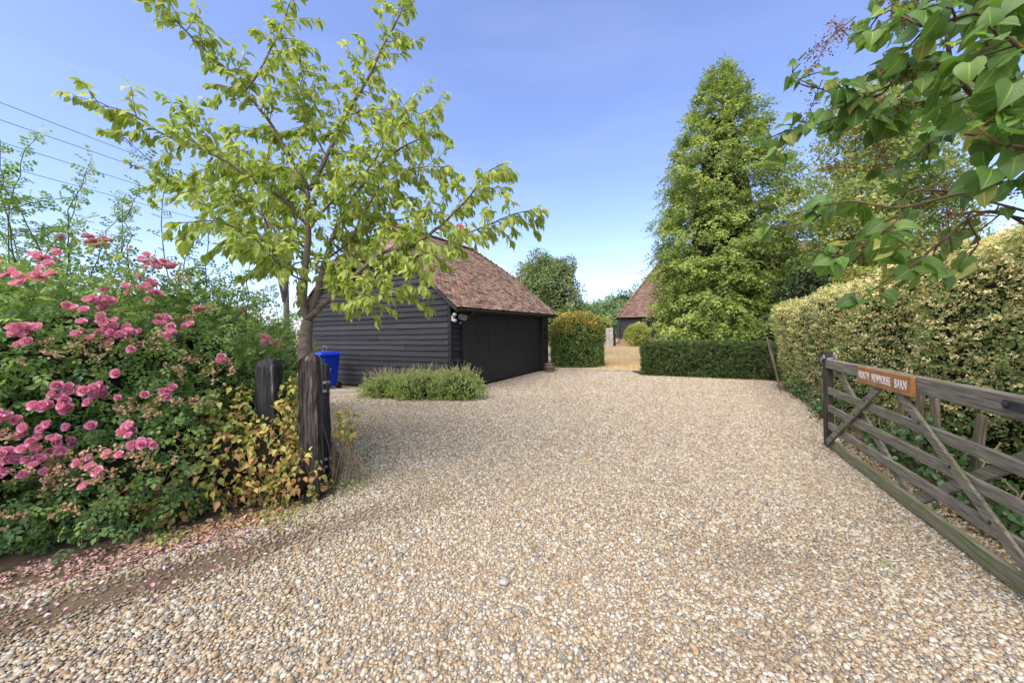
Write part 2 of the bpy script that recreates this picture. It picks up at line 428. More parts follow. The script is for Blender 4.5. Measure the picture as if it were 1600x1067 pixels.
def leaf_t(ws, fold=0.25, curl=0.25, wave=0.0):
    n = len(ws) - 1
    V, UV, rows, F = [], [], [], []
    wm = max(ws)
    for i, w in enumerate(ws):
        t = i / n
        z = -curl * t * t
        if w <= 0:
            rows.append((len(V),))
            V.append((0, t, z)); UV.append((0, t))
        else:
            rows.append((len(V), len(V) + 1, len(V) + 2))
            wz = wave * math.sin(i * 2.1)
            V += [(-w, t, z + fold * w + wz), (0, t, z), (w, t, z + fold * w - wz)]
            UV += [(-w / wm, t), (0, t), (w / wm, t)]
    for a, b in zip(rows, rows[1:]):
        if len(a) == 1 and len(b) == 3:
            F += [(a[0], b[1], b[0]), (a[0], b[2], b[1])]
        elif len(a) == 3 and len(b) == 1:
            F += [(a[0], a[1], b[0]), (a[1], a[2], b[0])]
        elif len(a) == 3:
            F += [(a[0], a[1], b[1], b[0]), (a[1], a[2], b[2], b[1])]
    return V, F, UV

def frond_t(pairs, spread=0.75, w=0.05, ln=0.42, droop=0.25):
    """a flat spray of small pointed leaflets along a spine"""
    V, F = [], []
    def rh(o, d, l, ww):
        o = np.array(o, float); d = np.array(d, float); d /= np.linalg.norm(d)
        s = np.cross(d, (0, 0, 1)); s /= max(np.linalg.norm(s), 1e-6)
        k = len(V)
        V.extend([tuple(o), tuple(o + d * l * 0.55 - s * ww), tuple(o + d * l + np.array((0, 0, -0.08 * l))), tuple(o + d * l * 0.55 + s * ww)])
        F.append((k, k + 1, k + 2, k + 3))
    for i in range(pairs):
        t = 0.08 + 0.72 * i / max(pairs - 1, 1)
        l = ln * (1 - 0.55 * t)
        for s in (-1, 1):
            rh((0, t, -droop * t * t), (s * spread, 1.0, -0.12), l, w)
    rh((0, 0.62, -droop * 0.4), (0, 1, -0.25), 0.42, w)
    rh((0, 0.0, 0.0), (0, 1, -0.1), 0.7, w * 0.7)
    return V, F, None

def merge_t(parts):
    """join several (V, F, UV) templates placed by 4x4 matrices into one template"""
    V, F, UV = [], [], []
    for (v, f, u), m in parts:
        k = len(V)
        for p in v:
            V.append(tuple(m @ Vector(p)))
        F += [tuple(i + k for i in q) for q in f]
        UV += list(u) if u else [(0, 0)] * len(v)
    return V, F, UV

class MB:
    def __init__(self):
        self.V, self.F, self.T = [], [], []
    def add(self, V, F, tint=0.5):
        k = len(self.V)
        self.V += [tuple(v) for v in V]
        self.F += [tuple(i + k for i in f) for f in F]
        self.T += [tint] * len(V)
        return self
    def box(self, c, s, m=None, b=0.0, tint=0.5):
        """box with chamfered edges; c centre, s full size, m optional Matrix about the centre"""
        hx, hy, hz = s[0] / 2, s[1] / 2, s[2] / 2
        V, F = [], []
        if b <= 0:
            V = [(x, y, z) for x in (-hx, hx) for y in (-hy, hy) for z in (-hz, hz)]
            F = [(0, 1, 3, 2), (4, 6, 7, 5), (0, 4, 5, 1), (2, 3, 7, 6), (0, 2, 6, 4), (1, 5, 7, 3)]
        else:
            b = min(b, hx * 0.9, hy * 0.9, hz * 0.9)
            idx = {}
            for sx in (-1, 1):
                for sy in (-1, 1):
                    for sz in (-1, 1):
                        for ax in range(3):
                            p = [sx * (hx - b), sy * (hy - b), sz * (hz - b)]
                            p[ax] = (sx * hx, sy * hy, sz * hz)[ax]
                            idx[(sx, sy, sz, ax)] = len(V)
                            V.append(tuple(p))
            def q(*ks):
                f = [idx[k] for k in ks]
                a, bb, cc = (Vector(V[i]) for i in f[:3])
                nn = (bb - a).cross(cc - a)
                ce = sum((Vector(V[i]) for i in f), Vector()) / len(f)
                if nn.dot(ce) < 0: f.reverse()
                F.append(tuple(f))
            for ax in range(3):
                o1, o2 = [a for a in range(3) if a != ax]
                for s0 in (-1, 1):
                    ks = []
                    for a1, a2 in ((-1, -1), (1, -1), (1, 1), (-1, 1)):
                        k = [0, 0, 0]; k[ax] = s0; k[o1] = a1; k[o2] = a2
                        ks.append((*k, ax))
                    q(*ks)
                for a1 in (-1, 1):
                    for a2 in (-1, 1):
                        ka, kb = [0, 0, 0], [0, 0, 0]
                        ka[ax] = -1; kb[ax] = 1
                        for k in (ka, kb):
                            k[o1] = a1; k[o2] = a2
                        q((*ka, o1), (*kb, o1), (*kb, o2), (*ka, o2))
            for sx in (-1, 1):
                for sy in (-1, 1):
                    for sz in (-1, 1):
                        q((sx, sy, sz, 0), (sx, sy, sz, 1), (sx, sy, sz, 2))
        c = Vector(c)
        V = [(m @ Vector(v) if m else Vector(v)) + c for v in V]
        return self.add(V, F, tint)
    def bar(self, p, q, w, h, b=0.004, up=(0, 0, 1), tint=0.5):
        """rectangular bar from p to q, w across, h along up"""
        p, q = Vector(p), Vector(q)
        x = (q - p)
        ln = x.length
        x.normalize()
        y = Vector(up).cross(x).normalized()
        z = x.cross(y)
        m = Matrix((x, y, z)).transposed()
        return self.box((p + q) / 2, (ln, w, h), m, b, tint)
    def tube(self, pts, rad, n=8, cap=True, tint=0.5):
        pts = [Vector(p) for p in pts]
        k0 = len(self.V)
        prev = None
        V, F = [], []
        for i, p in enumerate(pts):
            d = (pts[min(i + 1, len(pts) - 1)] - pts[max(i - 1, 0)]).normalized()
            if prev is None:
                a = d.orthogonal().normalized()
            else:
                a = (prev - d * prev.dot(d)).normalized()
            prev = a
            c = d.cross(a)
            r = rad[i] if hasattr(rad, '__len__') else rad
            for j in range(n):
                t = 2 * math.pi * j / n
                V.append(p + (a * math.cos(t) + c * math.sin(t)) * r)
        for i in range(len(pts) - 1):
            for j in range(n):
                F.append((i * n + j, i * n + (j + 1) % n, (i + 1) * n + (j + 1) % n, (i + 1) * n + j))
        if cap:
            F.append(tuple(range(n - 1, -1, -1)))
            F.append(tuple((len(pts) - 1) * n + j for j in range(n)))
        return self.add(V, F, tint)
    def lathe(self, prof, n=20, c=(0, 0, 0)):
        V, F = [], []
        for r, z in prof:
            for j in range(n):
                t = 2 * math.pi * j / n
                V.append((c[0] + r * math.cos(t), c[1] + r * math.sin(t), c[2] + z))
        for i in range(len(prof) - 1):
            for j in range(n):
                F.append((i * n + j, i * n + (j + 1) % n, (i + 1) * n + (j + 1) % n, (i + 1) * n + j))
        F.append(tuple(range(n - 1, -1, -1)))
        F.append(tuple((len(prof) - 1) * n + j for j in range(n)))
        return self.add(V, F)
    def mesh(self, name, smooth=False):
        loops = np.concatenate([np.asarray(f) for f in self.F])
        return np_mesh(name, np.array([tuple(v) for v in self.V]), loops, [len(f) for f in self.F], np.array(self.T), None, smooth)
    def build(self, name, mat, parent=None, smooth=False):
        return link(name, self.mesh(name, smooth), mat, parent)

def smooth_path(pts, k=4):
    """Catmull-Rom through (x, y, z, r) points"""
    P = np.array(pts, float)
    P = np.vstack([2 * P[0] - P[1], P, 2 * P[-1] - P[-2]])
    out = []
    for i in range(1, len(P) - 2):
        for j in range(k):
            t = j / k
            a, b, c, d = P[i - 1], P[i], P[i + 1], P[i + 2]
            out.append(0.5 * (2 * b + (c - a) * t + (2 * a - 5 * b + 4 * c - d) * t * t + (3 * b - a - 3 * c + d) * t ** 3))
    out.append(P[-2])
    out = np.array(out)
    out[:, 3] = np.maximum(out[:, 3], 0.0012)
    return out

def lumps(P, k, rng):
    """smooth pseudo-noise in about -1..1 at points P"""
    s = np.zeros(len(P))
    for i in range(5):
        w = rng.normal(size=3) * k
        s += np.sin(P @ w + rng.uniform(0, 6.28))
    return s / 2.6

def blob_points(blobs, n, rng, lo=0.78, hi=1.05, lump=0.10, k=3.0, zmin=0.02, fill=0.0):
    C = np.array([b[0] for b in blobs], float)
    Rr = np.array([b[1] for b in blobs], float)
    ar = (Rr[:, 0] * Rr[:, 1] + Rr[:, 0] * Rr[:, 2] + Rr[:, 1] * Rr[:, 2])
    out, nrm = [], []
    got = 0
    ph = np.random.default_rng(int(rng.integers(1 << 30)))
    W = ph.normal(size=(5, 3)) * k
    B = ph.uniform(0, 6.28, 5)
    while got < n:
        m = (n - got) * 2 + 100
        bi = rng.choice(len(blobs), m, p=ar / ar.sum())
        d = unit(rng.normal(size=(m, 3)))
        f = rng.uniform(lo, hi, m)
        if fill:
            f = np.where(rng.random(m) < fill, rng.random(m) ** 0.5, f)
        p0 = C[bi] + Rr[bi] * d
        lm = np.sin(p0 @ W.T + B).sum(1) / 2.6
        p = C[bi] + Rr[bi] * d * (f * (1 + lump * lm))[:, None]
        q = np.linalg.norm((p[:, None] - C[None]) / Rr[None], axis=2)
        q[np.arange(m), bi] = 9
        keep = (q.min(1) > lo * 0.97) & (p[:, 2] > zmin)
        nn = unit(d / Rr[bi])
        out.append(p[keep]); nrm.append(nn[keep])
        got += keep.sum()
    return np.concatenate(out)[:n], np.concatenate(nrm)[:n]

def leaf_axes(nrm, rng, out=0.5, up=0.2, rnd=0.6, nup=0.4, nrnd=0.5):
    m = len(nrm)
    d = nrm * out + np.array((0, 0, up)) + rng.normal(size=(m, 3)) * rnd
    z = nrm * 0.7 + np.array((0, 0, nup)) + rng.normal(size=(m, 3)) * nrnd
    return frames(d, z)

def core_blobs(name, blobs, f, mat, parent, base):  # solid cores behind the leaves; their dark colour imitates interior shade
    mb = MB()
    for c, r in blobs:
        pr = []
        n = 14
        V, F = [], []
        for i in range(9):
            ph = -math.pi / 2 + math.pi * i / 8
            for j in range(n):
                t = 2 * math.pi * j / n
                w = 1 + 0.07 * math.sin(3 * t + i) + 0.05 * math.sin(5 * t - 2 * i)
                z = c[2] + r[2] * f * w * math.sin(ph)
                V.append((c[0] + r[0] * f * w * math.cos(ph) * math.cos(t) - base[0], c[1] + r[1] * f * w * math.cos(ph) * math.sin(t) - base[1], max(z, 0.01) - base[2]))
        for i in range(8):
            for j in range(n):
                F.append((i * n + j, i * n + (j + 1) % n, (i + 1) * n + (j + 1) % n, (i + 1) * n + j))
        mb.add(V, F)
    return mb.build(name, mat, parent, True)

# leaf shapes
T_SMALL = leaf_t([0, 0.32, 0], 0.3, 0.2)
T_ROUND = leaf_t([0, 0.42, 0], 0.25, 0.15)
T_CHERRY = leaf_t([0, 0.15, 0.22, 0.22, 0.14, 0], 0.45, 0.36)
T_HEART = leaf_t([0.24, 0.43, 0.475, 0.44, 0.35, 0.22, 0.09, 0], 0.30, 0.28, 0.012)
def heart_t(fold, curl, wide, ruffle, r):
    """broad heart-shaped blade with rounded basal lobes, a fold along the midrib and a ruffled edge"""
    prof = [(0.00, 0.20), (0.05, 0.355), (0.12, 0.435), (0.22, 0.475), (0.34, 0.475), (0.47, 0.43), (0.60, 0.355), (0.72, 0.262), (0.83, 0.165), (0.92, 0.078), (1.0, 0.0)]
    cols = (-1.0, -0.66, -0.33, 0.0, 0.33, 0.66, 1.0)
    V, F, UV = [], [], []
    p0 = r.uniform(0, 6)
    for i, (t, w) in enumerate(prof):
        w *= wide
        for c in cols:
            lobe = -0.10 * abs(c) ** 1.5 * max(0.0, 1 - t / 0.28) + 0.05 * (1 - abs(c)) * max(0.0, 1 - t / 0.15)
            z = -curl * t * t + fold * abs(c) * w - 0.22 * (c * w) ** 2 + ruffle * abs(c) ** 2 * math.sin(7 * t + p0 + (1.4 if c > 0 else 0)) * (0.4 + w)
            V.append((c * w, t + lobe, z)); UV.append((c, t))
    k = len(cols)
    for i in range(len(prof) - 1):
        for j in range(k - 1):
            F.append((i * k + j, i * k + j + 1, (i + 1) * k + j + 1, (i + 1) * k + j))
    return V, F, UV
T_HYD = leaf_t([0, 0.24, 0.34, 0.28, 0.12, 0], 0.55, 0.45, 0.03)
T_PSMALL = leaf_t([0, 0.45, 0], 0.5, -0.3)
T_PETAL = leaf_t([0.18, 0.46, 0.52, 0.34], 0.35, -0.45)
def rose_spray(n=5, ln=0.42):
    parts = []
    for i in range(n):
        if i == n - 1:
            m = Matrix.Translation((0, 0.62, -0.05)) @ Matrix.Scale(ln, 4)
        else:
            s = -1 if i % 2 else 1
            m = Matrix.Translation((0, 0.16 + 0.26 * (i // 2), -0.01)) @ Matrix.Rotation(-s * 1.05, 4, 'Z') @ Matrix.Rotation(s * 0.15, 4, 'Y') @ Matrix.Scale(ln * 0.92, 4)
        parts.append((T_SMALL, m))
    return merge_t(parts)
T_ROSE = rose_spray(5)
T_CANE = rose_spray(7, 0.34)
T_FROND = frond_t(4, 0.8, 0.055, 0.45, 0.25)
T_FROND_S = frond_t(3, 0.8, 0.085, 0.5, 0.12)
T_CYPRESS = frond_t(2, 0.62, 0.080, 0.62, 0.40)
T_YEW = frond_t(2, 0.9, 0.09, 0.6, 0.1)
def clump_t(n, seed, spread=0.55, leaf=0.5):
    r = random.Random(seed)
    parts = []
    for i in range(n):
        m = (Matrix.Translation((r.uniform(-spread, spread), r.uniform(-spread, spread), r.uniform(-spread, spread) * 0.7)) @
             Matrix.Rotation(r.uniform(0, 6.28), 4, 'Z') @ Matrix.Rotation(r.uniform(-0.9, 0.9), 4, 'X') @ Matrix.Scale(leaf * r.uniform(0.7, 1.2), 4))
        parts.append((T_ROUND if i % 2 else T_SMALL, m))
    return merge_t(parts)
T_CLUMP = clump_t(5, 3)

def leaf_objects(name, variants, R, S, T, parent, base, label=None):
    """the largest leaves as objects of their own, sharing a few meshes"""
    for i in range(len(T)):
        m = Matrix.Identity(4)
        for a in range(3):
            for c in range(3):
                m[a][c] = R[i][a][c] * S[i]
            m[a][3] = T[i][a] - base[a]
        o = bpy.data.objects.new(name, variants[i % len(variants)])
        COL.objects.link(o)
        o.parent = parent
        o.matrix_local = m
        if label: o['label'] = label

def leaf_variants(name, mk, mat, tints):
    out = []
    for i, t in enumerate(tints):
        V, F, UV = mk(i)
        me = np_mesh(name, np.array(V), np.concatenate([np.asarray(f) for f in F]), [len(f) for f in F], np.full(len(V), t), np.array(UV), True)
        me.materials.append(MAT[mat])
        out.append(me)
    return out

# ------------------------------------------------------------------ measured paths (metres)
CHERRY = {
 'trunk': [(-2.28,4.02,0.6,0.082),(-2.23,4.0,1.29,0.072),(-2.22,4.0,1.53,0.064),(-2.2,4.0,1.7,0.06)],
 'lead': [(-2.2,4.0,1.7,0.044),(-2.24,4.0,1.91,0.037),(-2.2,4.0,2.39,0.033),(-2.17,4.0,2.7,0.03),(-2.16,4.0,3.1,0.026)],
 'a1': [(-2.16,4.0,3.1,0.024),(-1.98,4.02,3.47,0.022),(-1.8,4.1,3.96,0.019),(-1.58,4.15,4.4,0.016),(-1.39,4.2,4.81,0.012),(-1.2,4.25,5.23,0.009),(-1.08,4.3,5.7,0.005)],
 'a2': [(-2.16,4.0,3.1,0.022),(-2.29,3.9,3.38,0.019),(-2.45,3.8,3.73,0.016),(-2.58,3.7,3.93,0.014),(-2.71,3.65,4.11,0.012),(-2.89,3.55,4.3,0.01),(-3.1,3.45,4.53,0.008),(-3.3,3.4,4.78,0.005)],
 'a3': [(-2.62,3.7,3.99,0.01),(-2.51,3.75,4.22,0.008),(-2.34,3.8,4.62,0.006),(-2.23,3.85,4.99,0.004)],
 'l1': [(-2.18,4.0,2.72,0.02),(-2.33,3.85,2.93,0.017),(-2.53,3.7,3.04,0.015),(-2.75,3.5,3.21,0.012),(-2.99,3.4,3.31,0.01),(-3.18,3.3,3.41,0.008),(-3.33,3.2,3.51,0.006),(-3.5,3.15,3.52,0.003)],
 'l2': [(-2.17,4.0,3.05,0.016),(-2.51,4.2,3.29,0.013),(-2.96,4.4,3.53,0.01),(-3.53,4.5,3.8,0.007),(-3.96,4.55,4.26,0.004)],
 'l3': [(-2.22,4.0,2.19,0.015),(-2.32,3.75,2.31,0.012),(-2.43,3.55,2.49,0.01),(-2.68,3.4,2.6,0.007),(-2.97,3.3,2.55,0.004)],
 'l4': [(-2.22,4.0,2.33,0.014),(-2.65,4.3,2.68,0.011),(-3.23,4.6,3.17,0.009),(-4.02,4.8,3.5,0.006),(-4.7,4.9,3.67,0.004)],
 'l5': [(-2.23,4.0,2.12,0.012),(-2.19,3.7,2.15,0.009),(-2.19,3.4,2.27,0.007),(-2.22,3.2,2.39,0.005),(-2.34,3.1,2.4,0.003)],
 'r1': [(-2.16,4.0,2.71,0.016),(-1.89,3.9,2.91,0.013),(-1.65,3.8,3.02,0.011),(-1.41,3.7,3.15,0.009),(-1.18,3.6,3.4,0.006),(-0.93,3.5,3.54,0.003)],
 'b1': [(-2.2,4.02,1.7,0.04),(-2.14,4.15,2.14,0.034),(-2.08,4.35,2.67,0.028),(-1.99,4.5,3.03,0.022),(-1.75,4.6,3.46,0.019),(-1.32,4.65,3.87,0.012),(-0.89,4.7,4.09,0.006)],
 'b2': [(-2.08,4.35,2.67,0.016),(-1.78,4.35,2.74,0.013),(-1.46,4.3,2.85,0.01),(-1.15,4.25,2.9,0.008),(-0.81,4.2,2.95,0.005)],
 'c1': [(-2.17,3.98,1.72,0.036),(-1.85,3.85,1.95,0.029),(-1.54,3.75,2.17,0.023),(-1.26,3.65,2.35,0.018),(-0.95,3.6,2.4,0.018),(-0.66,3.55,2.57,0.014),(-0.4,3.5,2.78,0.01),(-0.2,3.45,3.01,0.007),(-0.0,3.4,3.12,0.004)],
 'c2': [(-1.43,3.72,2.25,0.016),(-1.1,3.7,2.26,0.013),(-0.81,3.65,2.31,0.011),(-0.48,3.6,2.46,0.009),(-0.13,3.5,2.55,0.007),(0.11,3.45,2.61,0.005),(0.28,3.4,2.64,0.003)],
 'd1': [(-2.1,4.25,2.41,0.014),(-1.79,4.1,2.55,0.011),(-1.42,4.0,3.07,0.008),(-1.06,3.95,3.3,0.006),(-0.64,3.9,3.29,0.004)],
 'd2': [(-1.8,4.1,3.96,0.01),(-1.44,4.0,3.97,0.007),(-1.12,3.95,3.93,0.005),(-0.84,3.9,3.83,0.003)],
 'd3': [(-1.98,4.02,3.47,0.01),(-2.28,4.2,3.96,0.008),(-2.4,4.3,4.39,0.006),(-2.35,4.35,4.76,0.003)],
 'd4': [(-1.85,3.85,1.95,0.01),(-1.58,3.6,1.92,0.008),(-1.22,3.4,1.93,0.006),(-0.93,3.3,2.0,0.003)],
}
LILAC = {
 'm1': [(2.34,1.5,1.99,0.02),(2.08,1.5,2.3,0.016),(1.77,1.45,2.49,0.012),(1.66,1.4,2.63,0.009),(1.66,1.4,2.82,0.006)],
 'm2': [(2.07,1.3,2.09,0.016),(1.74,1.25,2.22,0.013),(1.59,1.25,2.36,0.011),(1.54,1.3,2.45,0.009),(1.51,1.4,2.53,0.007),(1.49,1.5,2.47,0.005),(1.4,1.6,2.55,0.004),(1.29,1.7,2.7,0.002)],
 'm3': [(2.23,1.4,1.84,0.015),(1.87,1.35,2.05,0.012),(1.59,1.35,2.01,0.009),(1.46,1.4,1.99,0.007),(1.35,1.5,2.05,0.006),(1.29,1.6,2.0,0.005),(1.17,1.7,2.0,0.002)],
 'm4': [(2.65,1.7,2.44,0.013),(2.24,1.7,2.54,0.011),(1.89,1.7,2.57,0.008),(1.72,1.7,2.49,0.006),(1.54,1.7,2.51,0.005),(1.33,1.65,2.43,0.004),(1.24,1.65,2.42,0.002)],
 'm5': [(1.92,1.2,2.46,0.012),(1.67,1.2,2.51,0.01),(1.51,1.2,2.55,0.008),(1.42,1.25,2.55,0.006),(1.42,1.35,2.67,0.004),(1.37,1.4,2.65,0.002)],
 'm6': [(2.38,1.5,1.76,0.01),(1.97,1.5,2.0,0.008),(1.67,1.45,1.86,0.007),(1.6,1.45,1.8,0.006),(1.49,1.45,1.74,0.004),(1.35,1.45,1.64,0.002)],
 'm7': [(1.63,1.4,2.05,0.006),(1.46,1.4,1.94,0.005),(1.33,1.4,1.85,0.004),(1.21,1.4,1.79,0.003)],
 'm8': [(3.03,1.9,2.67,0.012),(2.58,1.9,2.78,0.009),(2.24,1.9,2.55,0.008),(2.05,1.9,2.39,0.006),(1.88,1.9,2.36,0.004)],
 'm9': [(2.56,1.6,2.99,0.01),(2.23,1.6,3.02,0.008),(1.96,1.6,2.97,0.006),(1.73,1.6,2.92,0.004),(1.6,1.6,2.89,0.003)],
 'm10': [(1.92,1.5,2.0,0.006),(1.89,1.5,1.87,0.004),(1.75,1.45,1.8,0.003),(1.68,1.45,1.75,0.002)],
 'm11': [(1.75,1.1,1.93,0.01),(1.49,1.05,2.03,0.008),(1.38,1.05,2.06,0.006),(1.36,1.1,2.17,0.004)],
 'm12': [(1.6,1.0,2.24,0.01),(1.43,1.0,2.26,0.008),(1.34,1.0,2.32,0.006),(1.34,1.05,2.34,0.003)],
}
ROSE_BLOBS = [((-4.05,3.45,1.05),(1.2,1.0,1.22)),((-3.35,3.9,0.85),(0.85,0.8,1.15)),((-3.38,4.95,0.75),(0.72,0.8,1.0)),((-4.3,2.75,0.62),(1.0,0.62,0.8)),((-3.15,3.2,0.45),(0.65,0.55,0.62)),((-5.2,3.6,1.1),(1.2,1.0,1.3)),((-4.35,2.95,1.25),(0.85,0.55,0.62))]
BLOOMS = [[-3.99,3.55,2.41,11,0.103],[-3.76,3.08,2.17,5,0.062],[-3.76,2.8,1.98,9,0.124],[-3.43,3.55,2.21,16,0.155],[-3.18,3.22,1.91,6,0.103],[-3.26,2.92,1.8,5,0.072],[-3.44,2.64,1.59,8,0.093],[-3.1,2.92,1.6,8,0.129],[-2.97,3.2,1.61,10,0.114],[-3.02,2.92,1.43,1,0.016],[-3.18,2.69,1.16,11,0.145],[-3.26,2.62,1.08,5,0.072],[-2.89,3.03,1.09,3,0.041],[-2.87,3.09,1.11,2,0.031],[-2.88,2.79,0.86,3,0.036],[-3.28,2.62,0.88,6,0.093],[-3.27,2.64,0.77,6,0.114],[-3.34,2.47,0.74,9,0.114],[-2.79,2.76,0.76,5,0.093],[-2.98,2.64,0.63,5,0.103],[-4.38,3.55,-0.46,3,0.047],[-4.44,3.55,-0.61,1,0.016],[-2.8,3.82,1.77,2,0.026],[-2.6,3.84,1.47,4,0.062],[-2.76,4.75,1.33,1,0.016],[-2.93,3.54,1.78,4,0.062],[-3.18,2.93,1.73,6,0.114],[-3.44,2.5,1.01,3,0.041],[-3.11,2.75,1.18,3,0.041],[-3.08,2.95,1.59,5,0.078],[-3.63,2.85,1.99,4,0.072],[-3.21,3.3,1.96,4,0.103],[-2.68,3.41,1.28,2,0.062],[-4.08,3.55,2.43,5,0.078]]
SPENT = [[-2.86,3.25,1.36],[-2.86,3.16,1.28],[-2.68,3.38,1.24],[-3.32,2.59,0.39],[-2.85,2.7,0.7],[-2.91,2.65,0.59],[-3.08,2.65,0.7],[-3.27,2.64,0.36],[-2.94,2.9,0.98],[-2.86,2.88,0.94],[-2.97,2.86,0.97],[-3.26,2.68,1.41],[-3.16,2.78,1.45],[-2.96,3.04,1.45],[-2.73,3.36,1.32],[-3.29,2.61,1.01],[-3.35,2.5,0.86],[-3.38,2.47,0.4],[-3.17,3.55,2.04],[-3.07,3.21,1.78],[-3.24,2.63,0.57],[-3.16,2.65,0.68],[-3.28,2.59,0.73],[-3.1,2.76,1.14],[-3.07,2.89,1.49],[-3.1,2.88,1.54],[-3.32,2.49,0.66],[-2.75,2.95,0.92],[-2.69,3.11,0.93],[-2.69,2.77,0.63],[-2.86,2.66,0.55],[-3.36,2.55,0.93],[-2.6,4.02,1.43],[-2.95,3.43,1.7],[-3.1,2.63,0.32],[-3.46,2.54,1.29],[-3.3,2.68,1.48]]

# ================================================================== THE SETTING
def sheet(name, poly, z, mat, kind='structure', n=None):
    me = bpy.data.meshes.new(name)
    me.from_pydata([(x, y, z) for x, y in poly], [], [tuple(range(len(poly)))])
    o = link(name, me, mat)
    return tag(o, kind=kind)

sheet('ground', [(-900, -900), (900, -900), (900, 1500), (-900, 1500)], -0.012, 'ground')
sheet('lawn', [(1.45, 14.35), (4.5, 13.35), (9.0, 12.2), (16, 20), (40, 40), (30, 60), (-4, 60), (-5, 24), (-2.5, 20.5)], 0.030, 'lawn')
DRIVE = [(-7.0, -3.0), (4.2, -3.0), (3.3, 0.6), (3.15, 2.1), (4.35, 4.75), (5.2, 6.2), (5.9, 7.3), (7.25, 10.0), (7.3, 10.7), (4.25, 12.35), (4.3, 13.45), (1.6, 14.35),
         (1.25, 14.75), (-1.55, 9.45), (-4.2, 10.2), (-6.0, 10.9), (-6.3, 9.0), (-3.2, 6.2), (-2.0, 4.4), (-1.72, 3.55), (-2.25, 2.95), (-2.75, 2.45), (-3.4, 2.18), (-4.6, 1.75), (-7.0, 1.2)]
sheet('driveway', DRIVE, 0.0, 'gravel_bed')
sheet('bare_earth', [(-3.75, 1.62), (-3.1, 1.66), (-2.55, 1.92), (-2.1, 2.22), (-1.72, 2.62), (-1.55, 2.95), (-1.72, 3.1), (-2.0, 2.95), (-2.5, 2.50), (-3.2, 2.12), (-3.9, 1.95)], 0.0025, 'soil')
sheet('soil_bed', [(-7.5, 1.0), (-4.5, 1.62), (-3.3, 2.02), (-2.55, 2.36), (-1.98, 2.80), (-1.60, 3.45), (-1.85, 4.5), (-3.1, 6.4), (-6.1, 9.2), (-12, 10)], 0.005, 'soil')
sheet('hedge_soil', [(3.2, 0.0), (3.08, 2.1), (4.22, 4.75), (5.05, 6.2), (5.75, 7.3), (7.1, 10.05), (7.15, 10.8), (4.2, 12.4), (4.4, 13.3), (9, 12.1), (12, 6), (6, 0)], 0.006, 'soil')

def inside(poly, P):
    x, y = P[:, 0], P[:, 1]
    c = np.zeros(len(P), bool)
    for (x0, y0), (x1, y1) in zip(poly, poly[1:] + poly[:1]):
        k = ((y0 > y) != (y1 > y)) & (x < (x1 - x0) * (y - y0) / (y1 - y0 + 1e-12) + x0)
        c ^= k
    return c

